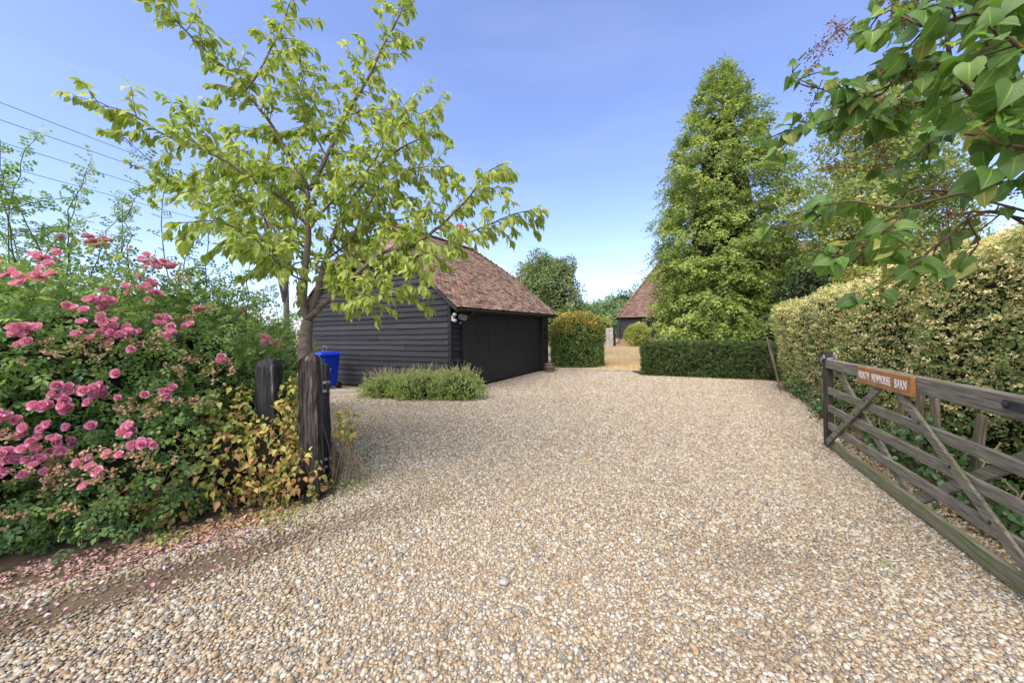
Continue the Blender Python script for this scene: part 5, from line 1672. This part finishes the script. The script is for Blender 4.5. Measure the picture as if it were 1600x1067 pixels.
# mixed hedge behind the roses
foliage_thing('mixed_hedge', 'dark mixed hedge behind the rose bush', 'hedge', (-4.6, 6.0, 0), [((-5.6, 5.6, 1.15), (1.6, 0.9, 1.25)), ((-4.95, 6.1, 1.1), (1.2, 0.85, 1.15)), ((-4.75, 6.9, 0.9), (0.9, 0.7, 0.95)), ((-7.6, 5.4, 1.2), (1.6, 1.0, 1.3))],
              5000, T_CLUMP, 'dark_leaf', 0.095, 60, coref=0.8, lump=0.16, k=3)
broad_tree('slender_tree', 'slender grey-trunked tree behind the cherry', (-3.86, 6.3, 0), 3.2, [((-3.9, 6.3, 3.3), (0.9, 0.8, 0.6)), ((-4.4, 6.2, 3.9), (0.9, 0.8, 0.6)), ((-3.3, 6.4, 4.1), (0.8, 0.8, 0.6))], 700, T_CHERRY, 'cherry_leaf', 0.12, 62, tr=0.06, fill=0.7, lump=0.3)

# ------------------------------------------------------------------ cherry tree
def cherry():
    rng = np.random.default_rng(71)
    base = np.array((-2.25, 4.02, 0.0))
    t = thing('cherry_tree', 'young cherry tree with pale green drooping leaves behind the roses', 'tree', base)
    tr = [(base[0] + 0.02, 4.02, -0.05, 0.105), (base[0] + 0.01, 4.02, 0.3, 0.088)] + CHERRY['trunk'][1:]
    sp_ = smooth_path(tr)
    trunk = MB()
    trunk.tube(sp_[:, :3] - base, sp_[:, 3], 12)
    trunk.build('trunk', 'bark', t, True)
    twigs = MB()
    P, Dv, Nv, Sv = [], [], [], []
    def put(p, tw, far):
        m = 1
        side = unit(rng.normal(size=3))
        d = unit(tw * rng.uniform(0.25, 0.9) + side * 0.65 + np.array((0, 0, -0.62)))
        n = unit(np.array((0, 0, 0.9)) + side * 0.5 + rng.normal(0, 0.35, 3))
        P.append(p + d * 0.012); Dv.append(d); Nv.append(n); Sv.append(rng.uniform(0.058, 0.112))
    for key, pts in CHERRY.items():
        if key == 'trunk':
            continue
        sp_ = smooth_path(pts, 6)
        pos = sp_[:, :3]
        wig = np.cumsum(rng.normal(0, 0.0035, pos.shape), 0)
        wig -= wig[0]
        pos = pos + wig
        bo = MB().tube(pos - base, sp_[:, 3], 8).build('branch', 'bark', t, True)
        if key == 'lead':
            continue
        seg = np.linalg.norm(np.diff(pos, axis=0), axis=1)
        cl = np.concatenate([[0], np.cumsum(seg)])
        s = 0.16 if key in ('c1', 'b1') else 0.10
        if key == 'c1': s = 0.34
        if key == 'b1': s = 0.45
        while s < cl[-1]:
            p = np.array([np.interp(s, cl, pos[:, i]) for i in range(3)])
            p2 = np.array([np.interp(min(s + 0.05, cl[-1] + 1e-3), cl, pos[:, i]) for i in range(3)])
            d = unit(p2 - p) if np.linalg.norm(p2 - p) > 1e-5 else unit(pos[-1] - pos[-2])
            f = s / cl[-1]
            side = unit(np.cross(d, rng.normal(size=3)))
            ln = rng.uniform(0.14, 0.52) * (1.15 - 0.55 * f) * (1.25 if key in ('b1', 'l2', 'l4', 'd3') else 1)
            td = unit(d * 0.55 + side * 0.9 + np.array((0, 0, 0.12)))
            pts_ = [p]
            for k in range(4):
                td = unit(td + rng.normal(0, 0.13, 3) + np.array((0, 0, -0.05)))
                pts_.append(pts_[-1] + td * ln / 4)
            twigs.tube([q - base for q in pts_], [0.0042, 0.0036, 0.003, 0.0024, 0.0016], 4, False)
            a = 0.05
            while a < ln:
                q = a / ln * 4
                i = min(int(q), 3)
                put(pts_[i] + (pts_[i + 1] - pts_[i]) * (q - i), td, f)
                a += rng.uniform(0.012, 0.022)
            for k in range(3):
                put(pts_[-1], td, f)
            if f > 0.45:
                for k in range(2):
                    put(p, d, f)
            s += rng.uniform(0.038, 0.070)
        for k in range(6):
            put(pos[-1] - unit(pos[-1] - pos[-3]) * 0.02 * k, unit(pos[-1] - pos[-3]), 1)
    tag(twigs.build('twigs', 'bark', t), kind='stuff')
    P, Dv, Nv, Sv = np.array(P), np.array(Dv), np.array(Nv), np.array(Sv)
    R = frames(Dv, Nv)
    size = Sv / np.linalg.norm(P - CAM, axis=1)
    vis = np.abs(P[:, 0] / P[:, 1]) < 1.36
    o_ = np.argsort(-np.where(vis, size, 0))
    a, b = o_[:300], o_[300:]
    tint = rng.beta(2.2, 2, len(P))
    me = scatter('crown', T_CHERRY, R[b], Sv[b], P[b] - base, tint[b], True)
    crown = tag(link('crown', me, 'cherry_leaf', t), kind='stuff')
    def mk(i):
        r = random.Random(i)
        return leaf_t([0, 0.13 + r.uniform(-.02, .02), 0.21, 0.235 + r.uniform(-.03, .03), 0.18, 0.06, 0], r.uniform(0.2, 0.9), r.uniform(0.10, 0.75), 0.012)
    vs_ = leaf_variants('leaf', mk, 'cherry_leaf', list(np.random.default_rng(3).beta(2.2, 2, 14)))
    leaf_objects('leaf', vs_, R[a], Sv[a], P[a], crown, base)
    V, F, UV = T_CHERRY
    me = np_mesh('leaf', np.array(V), np.concatenate([np.asarray(f) for f in F]), [len(f) for f in F], np.full(len(V), 0.5), np.array(UV), True)
    me.materials.append(MAT['red_leaf'])
    leaf_objects('leaf', [me], frames(np.array([[0.5, -0.1, -0.6]]), np.array([[0.1, -0.9, 0.4]])), [0.085], np.array([[-0.49, 3.46, 2.56]]), crown, base, 'single red leaf')
    return len(P)
ncherry = cherry()

# ------------------------------------------------------------------ rose bush
def rose():
    rng = np.random.default_rng(81)
    base = np.array((-3.7, 3.4, 0.0))
    def tintf(P, N, r):
        return np.clip(r.beta(1.8, 2.2, len(P)) + 0.25 * (P[:, 2] - 1.0) * 0.35 + 0.12 * lumps(P, 2.0, r), 0, 1)
    t, P, N, r = foliage_thing('rose_bush', 'large rambling rose bush covered in pink flowers', 'rose bush', base, ROSE_BLOBS, 12500, T_ROSE, 'rose_leaf', 0.105, 82, lump=0.17, k=3.6, lo=0.70, hi=1.10, coref=0.55,
                              ax=dict(out=0.6, up=-0.15, rnd=0.6, nup=0.7, nrnd=0.5), tintf=tintf)
    # arching canes above and over the bush
    canes = []
    for i in range(34):
        b = ROSE_BLOBS[int(rng.choice([0, 0, 0, 1, 1, 3, 5, 5, 5, 2]))]
        c, rr = np.array(b[0]), np.array(b[1])
        d = unit(np.array((rng.normal(0, 0.6), rng.normal(-0.25, 0.5), rng.uniform(0.25, 1.0))))
        st = c + rr * d * 0.9
        ln = rng.uniform(0.45, 1.05)
        v = unit(np.array((rng.normal(0.1, 0.55), rng.normal(-0.25, 0.35), rng.uniform(0.5, 1.2))))
        pts = [st]
        for k in range(9):
            v = unit(v + np.array((0, 0, -0.17)) + rng.normal(0, 0.05, 3))
            pts.append(pts[-1] + v * ln / 9)
        canes.append(pts)
    for (x, y, z), (ex, ey, ez) in (((-4.3, 3.6, 2.0), (-3.75, 3.2, 2.95)), ((-4.6, 3.5, 2.1), (-4.75, 3.1, 3.25)), ((-4.5, 3.4, 2.1), (-4.25, 3.0, 3.0)), ((-3.6, 3.9, 1.9), (-3.55, 3.7, 3.3)), ((-3.3, 4.0, 1.8), (-3.2, 3.9, 2.85)),
                                     ((-4.9, 3.6, 2.2), (-4.2, 3.2, 3.15)), ((-3.9, 3.8, 2.0), (-3.75, 3.6, 2.9)), ((-4.2, 3.5, 2.0), (-4.5, 3.1, 2.85)), ((-4.8, 3.7, 2.1), (-5.0, 3.5, 3.0)), ((-4.0, 3.9, 2.0), (-4.1, 3.8, 2.9)),
                                     ((-5.2, 3.6, 2.2), (-4.6, 3.3, 2.9)), ((-3.0, 4.2, 1.7), (-2.9, 4.1, 2.5)), ((-4.4, 3.9, 2.1), (-3.9, 3.7, 2.7)), ((-5.0, 3.3, 2.0), (-4.45, 2.95, 2.75)), ((-4.6, 3.9, 2.1), (-4.35, 3.7, 3.1)), ((-3.7, 4.1, 1.9), (-3.3, 3.9, 2.6))):
        a, e = np.array((x, y, z)), np.array((ex, ey, ez))
        pts = []
        for k in range(11):
            f = k / 10
            q = a + (e - a) * f + np.array((0.30 * f * f, -0.1 * f, 0.24 * math.sin(math.pi * f * 0.85)))
            pts.append(q + rng.normal(0, 0.012, 3))
        canes.append(pts)
        if rng.random() < 0.9:
            i = int(rng.integers(3, 8))
            v = unit(pts[i + 1] - pts[i] + rng.normal(0, 0.5, 3))
            br = [pts[i]]
            for k in range(7):
                v = unit(v + np.array((0, 0, -0.08)) + rng.normal(0, 0.08, 3))
                br.append(br[-1] + v * 0.075)
            canes.append(br)
    LP, LD, LN = [], [], []
    for pts in canes:
        MB().tube([q - base for q in pts], list(np.linspace(0.0062, 0.0018, len(pts))), 5, False).build('cane', 'cane', t, True)
        for k in range(1, len(pts)):
            v = unit(pts[k] - pts[k - 1])
            for j in range(4):
                s = unit(np.cross(v, rng.normal(size=3)))
                LP.append(pts[k - 1] + (pts[k] - pts[k - 1]) * rng.random()); LD.append(v * 0.35 + s + np.array((0, 0, -0.15))); LN.append(np.array((0, 0, 1.0)) + rng.normal(0, 0.5, 3))
    LP, LD, LN = np.array(LP), np.array(LD), np.array(LN)
    link('cane_leaves', scatter('cane_leaves', T_CANE, frames(LD, LN), rng.uniform(0.075, 0.125, len(LP)), LP - base, rng.random(len(LP))), 'cane_leaf', t)
    # blooms: cupped rings of petals
    shapes = []
    for i in range(7):
        q = np.random.default_rng(900 + i)
        R_, S_, T_, tt = [], [], [], []
        for ring, (m, tilt, rad, sz) in enumerate(((10, 1.30, 0.16, 0.66), (9, 0.98, 0.16, 0.60), (8, 0.66, 0.12, 0.54), (6, 0.30, 0.06, 0.46))):
            for j in range(m):
                a = 2 * math.pi * j / m + ring * 0.5 + q.normal(0, 0.12)
                o_ = np.array((math.cos(a), math.sin(a), 0))
                tl = tilt + q.normal(0, 0.13)
                d = o_ * math.sin(tl) + np.array((0, 0, math.cos(tl)))
                n = -o_ * math.cos(tl) + np.array((0, 0, math.sin(tl)))
                R_.append(frames(d[None], n[None])[0]); S_.append(sz * q.uniform(0.85, 1.12)); T_.append(o_ * rad + np.array((0, 0, 0.06 * ring)))
                tt.append(np.clip(0.25 + 0.13 * (3 - ring) + q.normal(0, 0.14), 0, 1))
        me = scatter('bloom', T_PETAL, np.array(R_), np.array(S_), np.array(T_), np.array(tt), True)
        me.materials.append(MAT['petal'])
        shapes.append(me)
    nb = 0
    def surf_n(p):
        q = [np.linalg.norm((p - np.array(c)) / np.array(rr)) for c, rr in ROSE_BLOBS]
        i = int(np.argmin(q))
        return unit((p - np.array(ROSE_BLOBS[i][0])) / np.array(ROSE_BLOBS[i][1]) ** 2)
    for x, y, z, n, rad in BLOOMS:
        c = np.array((x, y, z))
        for k in range(int(n * 1.5 + 0.5)):
            nn = surf_n(c)
            e1 = unit(np.cross(nn, (0, 0, 1))); e2 = np.cross(nn, e1)
            p = c + nn * rng.uniform(0.0, 0.09) + (e1 * rng.normal(0, 0.75) + e2 * rng.normal(0, 0.5)) * rad
            f = unit(nn + np.array((0, -0.5, 0.45)) + rng.normal(0, 0.35, 3))
            o = bpy.data.objects.new('bloom', shapes[int(rng.integers(7))])
            COL.objects.link(o)
            o.parent = t
            fm = frames(unit(np.cross(f, rng.normal(size=3)))[None], f[None])[0]
            s = rng.uniform(0.034, 0.052)
            m = Matrix.Identity(4)
            for a in range(3):
                for b in range(3):
                    m[a][b] = fm[a][b] * s
                m[a][3] = p[a] - base[a]
            o.matrix_local = m
            nb += 1
    for i, (x, y, z) in enumerate(SPENT[::4] + SPENT[1::4] + SPENT[2::4]):
        c = np.array((x, y, z))
        nn = surf_n(c)
        m = int(rng.integers(60, 120))
        e1 = unit(np.cross(nn, (0, 0, 1))); e2 = np.cross(nn, e1)
        heads = int(rng.integers(6, 12))
        hp = c + nn * rng.uniform(0.0, 0.10, (heads, 1)) + (e1 * rng.normal(0, 0.075, (heads, 1)) + e2 * rng.normal(0, 0.045, (heads, 1)))
        hi = rng.integers(0, heads, m)
        Pp = hp[hi] + rng.normal(0, 0.011, (m, 3))
        R_ = frames(rng.normal(size=(m, 3)), rng.normal(size=(m, 3)))
        pink = rng.random() < 0.5
        tt = np.clip(rng.beta(2, 2, m) * 0.8 + (0.25 if pink else 0.0) * (rng.random(m) < 0.5), 0, 1)
        link('spent_cluster', scatter('spent_cluster', T_PSMALL, R_, rng.uniform(0.016, 0.028, m), Pp - base, tt), 'spent', t)
        tag(t.children[-1], 'faded beige cluster of spent flowers', kind='stuff')
    return nb
nbloom = rose()

# ------------------------------------------------------------------ yellowing shrub round the posts
def hydrangea():
    rng = np.random.default_rng(91)
    base = np.array((-2.4, 3.3, 0.0))
    blobs = [((-2.62, 3.30, 0.42), (0.46, 0.30, 0.46)), ((-2.30, 3.42, 0.40), (0.36, 0.24, 0.42)), ((-2.02, 3.42, 0.22), (0.26, 0.20, 0.32)), ((-2.16, 3.66, 0.80), (0.11, 0.12, 0.42)), ((-2.70, 3.45, 0.85), (0.26, 0.22, 0.24)), ((-1.74, 3.82, 0.60), (0.12, 0.12, 0.20)), ((-2.95, 3.05, 0.28), (0.30, 0.22, 0.30))]
    t = thing('yellowing_shrub', 'wilting shrub with yellow and brown leaves around the wooden posts', 'shrub', base)
    n = 2700
    P, N = blob_points(blobs, n, rng, lo=0.55, hi=1.12, lump=0.22, k=6, fill=0.25)
    D_ = N * 0.45 + np.array((0, 0, -0.55)) + rng.normal(0, 0.55, (n, 3))
    Nn = N * 0.8 + np.array((0, -0.2, 0.45)) + rng.normal(0, 0.5, (n, 3))
    R = frames(D_, Nn)
    S = rng.uniform(0.032, 0.070, n)
    brown = np.clip((0.9 - P[:, 2]) * 0.40 + 0.20, 0.15, 0.6)
    tint = np.where(rng.random(n) < brown, rng.uniform(0.62, 1.0, n), rng.beta(2, 2, n) * 0.68)
    size = S / np.linalg.norm(P - CAM, axis=1) * (0.5 + np.clip(-(N * unit(P - CAM)).sum(1), 0, 1))
    o_ = np.argsort(-size)
    a, b = o_[:300], o_[300:]
    fol = tag(link('foliage', scatter('foliage', T_HYD, R[b], S[b], P[b] - base, tint[b], True), 'hyd_leaf', t), kind='stuff')
    def mk(i):
        r = random.Random(i + 50)
        return leaf_t([0, 0.22, 0.34 + r.uniform(-.05, .03), 0.28, 0.12, 0], r.uniform(0.3, 1.0), r.uniform(0.1, 0.9), 0.03)
    tl = [0.1, 0.25, 0.35, 0.42, 0.5, 0.57, 0.62, 0.70, 0.76, 0.82, 0.88, 0.94, 1.0, 0.3, 0.47, 0.85]
    vs_ = leaf_variants('leaf', mk, 'hyd_leaf', tl)
    leaf_objects('leaf', vs_, R[a], S[a], P[a], fol, base)
    mb = MB()
    for i in range(110):
        c, r = blobs[int(rng.integers(len(blobs)))]
        s = np.array((c[0] + rng.normal(0, 0.10), c[1] + rng.normal(0, 0.07), 0.0))
        e = np.array(c) + rng.normal(0, 0.65, 3) * np.array(r)
        m_ = (s + e) / 2 + rng.normal(0, 0.04, 3)
        mb.tube([s - base, m_ - base, e - base], [0.005, 0.004, 0.002], 4, False)
    mb.build('stems', 'dry_stem', t)
    core_blobs('dark_core', blobs[:3], 0.5, 'twig', t, base)
hydrangea()

# ------------------------------------------------------------------ catmint mound by the garage
def catmint():
    rng = np.random.default_rng(95)
    base = np.array((-2.1, 8.8, 0.0))
    blobs = [((-3.0, 9.05, 0.16), (0.72, 0.45, 0.36)), ((-2.1, 8.75, 0.19), (0.80, 0.50, 0.42)), ((-1.25, 8.55, 0.20), (0.58, 0.42, 0.43))]
    t = thing('catmint', 'low sprawling catmint mound at the corner of the garage', 'plant', base)
    n = 3800
    P, N = blob_points(blobs, n, rng, lo=0.7, hi=1.08, lump=0.14, k=4)
    R = leaf_axes(N, rng, out=0.5, up=0.7, rnd=0.45, nup=0.2, nrnd=0.6)
    tint = np.clip(rng.beta(2, 2, n) * 0.85, 0, 1)
    link('foliage', scatter('foliage', T_CLUMP, R, rng.uniform(0.045, 0.085, n), P - base, tint), 'cat_leaf', t)
    core_blobs('dark_core', blobs, 0.7, 'twig', t, base)
    mb = MB()
    SP, SD = [], []
    for i in range(330):
        c, r = blobs[int(rng.integers(3))]
        d = unit(np.array((rng.normal(0, 0.6), rng.normal(-0.1, 0.5), rng.uniform(0.5, 1.2))))
        s = np.array(c) + np.array(r) * d * 0.85
        v = unit(d + np.array((0, 0, 0.5)) + rng.normal(0, 0.2, 3))
        ln = rng.uniform(0.12, 0.34)
        e = s + v * ln
        mb.tube([s - base, (s + e) / 2 - base + rng.normal(0, 0.008, 3), e - base], [0.003, 0.0025, 0.0015], 3, False)
        for k in range(9):
            SP.append(s + v * ln * (0.3 + 0.7 * k / 8) + rng.normal(0, 0.006, 3)); SD.append(unit(v * 0.6 + rng.normal(0, 0.7, 3)))
    mb.build('flower_stems', 'dry_stem', t)
    SP, SD = np.array(SP), np.array(SD)
    link('flower_spikes', scatter('flower_spikes', T_SMALL, frames(SD, rng.normal(size=SD.shape)), rng.uniform(0.015, 0.032, len(SP)), SP - base, np.clip(rng.normal(0.86, 0.12, len(SP)), 0, 1)), 'cat_leaf', t)
catmint()

# ------------------------------------------------------------------ overhanging lilac
def lilac():
    rng = np.random.default_rng(101)
    base = np.array((3.25, 1.25, 0.0))
    t = thing('lilac', 'overhanging lilac with large heart-shaped leaves at top right', 'shrub', base)
    hub = np.array((2.75, 1.45, 1.75))
    MB().tube([np.array((0, 0, 0.0)), (hub - base) * 0.55 + np.array((0.03, 0, 0)), hub - base], [0.06, 0.05, 0.04], 9).build('trunk', 'lilac_bark', t, True)
    MB().tube([np.array((0.1, 0.1, 0.0)), np.array((0.0, 0.15, 1.3)), np.array((-0.4, 0.3, 2.3))], [0.05, 0.04, 0.022], 9).build('trunk', 'lilac_bark', t, True)
    P, D_, N, S = [], [], [], []
    twigs = MB()
    seeds = []
    def put(p, tw, sz):
        side = unit(np.cross(tw, rng.normal(size=3)))
        d = unit(tw * 0.30 + side * 0.70 + np.array((0, 0, -0.60)) + rng.normal(0, 0.2, 3))
        n = unit(np.array((0.0, -0.70, 0.60)) + rng.normal(0, 0.45, 3))
        P.append(p + side * 0.018); D_.append(d); N.append(n); S.append(sz)
    for key, pts in LILAC.items():
        sp_ = smooth_path([(*hub, pts[0][3] * 1.3)] + list(pts), 6)
        MB().tube(sp_[:, :3] - base, sp_[:, 3] * 0.72, 7).build('branch', 'lilac_bark', t, True)
        pos = sp_[6:, :3]
        cl = np.concatenate([[0], np.cumsum(np.linalg.norm(np.diff(pos, axis=0), axis=1))])
        s = 0.10
        while s < cl[-1]:
            p = np.array([np.interp(s, cl, pos[:, i]) for i in range(3)])
            p2 = np.array([np.interp(s - 0.03, cl, pos[:, i]) for i in range(3)])
            d = unit(p - p2)
            f = s / cl[-1]
            if key in ('m6', 'm7', 'm10', 'm3') and (f < 0.35 or rng.random() < 0.45):
                s += 0.06
                continue
            side = unit(np.cross(d, rng.normal(size=3)))
            ln = rng.uniform(0.035, 0.12)
            td = d * 0.6 + side
            td[2] = min(td[2], 0.05)
            td = unit(td)
            e = p + td * ln
            twigs.tube([p - base, (p + e) / 2 - base + rng.normal(0, 0.006, 3), e - base], [0.004, 0.003, 0.002], 5, False)
            sz = rng.uniform(0.050, 0.086) * (0.72 if f > 0.8 else 1.0)
            for k in range(int(rng.integers(2, 4))):
                put(p + (e - p) * rng.uniform(0.3, 1.0), td, sz * rng.uniform(0.8, 1.1))
            put(e, td, sz)
            if rng.random() < 0.10:
                seeds.append((e, td))
            s += rng.uniform(0.024, 0.044)
        for k in range(3):
            put(pos[-1], unit(pos[-1] - pos[-3]), 0.062)
    tag(twigs.build('twigs', 'lilac_bark', t), kind='stuff')
    P, D_, N, S = np.array(P), np.array(D_), np.array(N), np.array(S)
    R = frames(D_, N)
    size = S / np.linalg.norm(P - CAM, axis=1)
    inv = (P[:, 0] / P[:, 1] < 1.45) & (P[:, 1] > 0.3)
    o_ = np.argsort(-np.where(inv, size, size * 0.01))
    a, b = o_[:300], o_[300:]
    tint = rng.beta(1.8, 2, len(P))
    host = t
    if len(b):
        host = tag(link('foliage', scatter('foliage', T_HEART, R[b], S[b], P[b] - base, tint[b], True), 'lilac_leaf', t), kind='stuff')
    def mk(i):
        r = random.Random(i + 9)
        return heart_t(r.uniform(0.05, 0.55), r.uniform(0.10, 0.60), r.uniform(0.9, 1.08), r.uniform(0.02, 0.06), r)
    tl = list(np.random.default_rng(5).beta(1.8, 2.2, 15) * 0.95) + [0.97]
    vs_ = leaf_variants('leaf', mk, 'lilac_leaf', tl)
    leaf_objects('leaf', vs_, R[a], S[a], P[a], host, base)
    # dry brown seed heads
    pts = [(1.36, 1.55, 2.76), (1.41, 1.55, 2.8), (1.4, 1.5, 2.7), (1.7, 1.6, 2.74), (1.71, 1.7, 2.35), (1.67, 1.7, 2.41), (1.75, 1.6, 2.48), (1.8, 1.45, 2.03), (1.85, 1.45, 1.97), (1.78, 1.5, 1.87), (1.82, 1.5, 1.85), (1.45, 1.45, 1.74), (1.57, 1.7, 2.27)]
    for c in [np.array(p) for p in pts] + [s_[0] for s_ in seeds[:8]]:
        m = 110
        ax = unit(rng.normal(size=3) * 0.6 + np.array((-0.7, 0, 0.1)))
        f = rng.random(m)
        Pp = c + ax * (f[:, None] * 0.15) + rng.normal(0, 1, (m, 3)) * (0.022 * (1 - 0.6 * f))[:, None]
        mb = MB()
        mb.tube([c - ax * 0.04 - base, c + ax * 0.15 - base], [0.0025, 0.001], 4, False)
        st_ = mb.build('seed_stalk', 'lilac_bark', t)
        tag(link('seed_head', scatter('seed_head', T_SMALL, frames(rng.normal(size=(m, 3)), rng.normal(size=(m, 3))), rng.uniform(0.008, 0.014, m), Pp - base, rng.random(m)), 'seed', st_), kind='stuff')
    return len(P)
nlilac = lilac()

# ------------------------------------------------------------------ litter, petals, weeds, grass
def ground_bits(name, label, cat, P, tmpl, mat, s0, s1, seed, tint=None, flat=0.25, z=0.014):
    rng = np.random.default_rng(seed)
    n = len(P)
    T_ = np.column_stack([P, z + rng.random(n) * 0.012])
    d = np.column_stack([rng.normal(size=(n, 2)), rng.normal(0, flat, n)])
    nn = np.column_stack([rng.normal(0, flat, (n, 2)), np.ones(n)])
    me = scatter(name, tmpl, frames(d, nn), rng.uniform(s0, s1, n), T_, rng.random(n) if tint is None else tint)
    return tag(link(name, me, mat), label, cat, kind='stuff')
lr = np.random.default_rng(123)
def along(path, n, spread, rng):
    pp = np.array(path, float)
    sl = np.concatenate([[0], np.cumsum(np.linalg.norm(np.diff(pp, axis=0), axis=1))])
    s = rng.random(n) * sl[-1]
    P = np.stack([np.interp(s, sl, pp[:, 0]), np.interp(s, sl, pp[:, 1])], 1)
    return P + rng.normal(0, 1, (n, 2)) * spread
def drift(P, rng):
    w = lumps(np.column_stack([P, np.zeros(len(P))]), 9.0, rng) + 0.6 * lumps(np.column_stack([P, np.zeros(len(P))]), 22.0, rng)
    return P[rng.random(len(P)) < np.clip(0.45 + 0.5 * w, 0.05, 1)]
ground_bits('fallen_petals', 'fallen pink and beige rose petals along the edge of the bed', 'petals', drift(along([(-4.6, 1.95), (-3.4, 2.28), (-2.75, 2.55), (-2.25, 2.98)], 7500, 0.11, lr), lr), T_PSMALL, 'fallen', 0.014, 0.028, 1)
ground_bits('scattered_petals', 'pink petals scattered over the bare patch of drive', 'petals', along([(-3.3, 1.9), (-2.4, 2.3), (-1.95, 2.8)], 150, 0.20, lr), T_PETAL, 'petal', 0.012, 0.022, 2, z=0.018)
ground_bits('hedge_litter', 'brown dead leaves along the foot of the tall hedge', 'leaf litter', along([(3.1, 1.5), (3.25, 2.15), (4.38, 4.75), (5.15, 6.1), (5.85, 7.2), (7.1, 9.9)], 3400, 0.085, lr), T_SMALL, 'litter', 0.018, 0.045, 3)
ground_bits('yew_litter', 'thin line of dead leaves along the yew hedge', 'leaf litter', along([(4.3, 12.2), (7.3, 10.62)], 700, 0.06, lr), T_SMALL, 'litter', 0.02, 0.05, 4)
ground_bits('drive_litter', 'a few dry leaves scattered on the shingle', 'leaf litter', np.column_stack([lr.uniform(-1.5, 3.5, 150), lr.uniform(1.3, 8.5, 150)]), T_SMALL, 'litter', 0.012, 0.03, 5, z=0.02)
ground_bits('bed_litter', 'straw coloured dead leaves below the yellowing shrub', 'leaf litter', along([(-2.75, 2.72), (-2.35, 3.0), (-1.95, 3.25)], 900, 0.08, lr), T_HYD, 'spent', 0.02, 0.05, 6, tint=lr.uniform(0.1, 0.6, 900), flat=0.5)
for i, (x, y, n, r, lab) in enumerate(((-1.72, 3.75, 160, 0.16, 'patch of small green weeds beside the brown gate post'), (-2.0, 3.15, 120, 0.15, 'green weeds below the yellowing shrub'), (-2.62, 2.78, 70, 0.07, 'small bright green weed at the edge of the rose bed'),
                                  (3.72, 3.95, 40, 0.035, 'tiny weed in the shingle beside the gate'), (2.35, 2.35, 8, 0.018, 'tiny tuft of moss in the shingle'), (-1.95, 4.6, 90, 0.2, 'weeds at the edge of the shingle behind the posts'))):
    rg = np.random.default_rng(300 + i)
    P = np.column_stack([x + rg.normal(0, r, n), y + rg.normal(0, r, n), rg.random(n) * 0.05 + 0.012])
    d = rg.normal(0, 0.8, (n, 3)) + np.array((0, 0, 0.7))
    b_ = np.array((x, y, 0.0))
    t = thing('weed_patch', lab, 'weeds', b_)
    link('foliage', scatter('foliage', T_SMALL, frames(d, rg.normal(0, 0.5, (n, 3)) + np.array((0, 0, 0.8))), rg.uniform(0.02, 0.045, n), P - b_, rg.random(n)), 'weed', t)
# dry grass blades on the lawn
gr = np.random.default_rng(55)
n = 26000
yy = 13.6 + 22 * gr.random(n) ** 1.7
xx = 1.5 + (yy - 13.5) * 0.10 + gr.random(n) * (3.2 + (yy - 13.5) * 0.40)
Pl = np.column_stack([xx, yy])
Pl = Pl[inside([(1.45, 14.35), (4.5, 13.35), (9.0, 12.2), (16, 20), (40, 40), (-4, 40), (-5, 24)], Pl)]
n = len(Pl)
blade = ([(-0.09, 0, 0), (0.09, 0, 0), (0.0, 1.0, 0.15)], [(0, 1, 2)], None)
d = np.column_stack([gr.normal(0, 0.6, (n, 2)), np.full(n, 0.7)])
me = scatter('lawn_grass', blade, frames(d, gr.normal(size=(n, 3))), gr.uniform(0.03, 0.075, n), np.column_stack([Pl, np.full(n, 0.03)]), np.clip(gr.random(n) * 0.75 + 0.2 * lumps(np.column_stack([Pl, np.zeros(n)]), 0.7, gr), 0, 1))
tag(link('lawn_grass', me, 'grass'), 'short parched grass of the lawn', 'grass', kind='stuff')
# one larger pale flint lying in the shingle
rk = np.random.default_rng(9)
import bmesh
bm = bmesh.new()
bmesh.ops.create_icosphere(bm, subdivisions=2, radius=1)
for v in bm.verts:
    v.co = Vector((v.co.x * 0.034, v.co.y * 0.026, v.co.z * 0.018)) * (1 + rk.normal(0, 0.06))
me = bpy.data.meshes.new('flint')
bm.to_mesh(me); bm.free()
o = link('flint', me, 'stone')
o.location = (-0.075, 2.27, 0.02)
tag(o, 'large pale flint lying on the shingle in the foreground', 'stone')
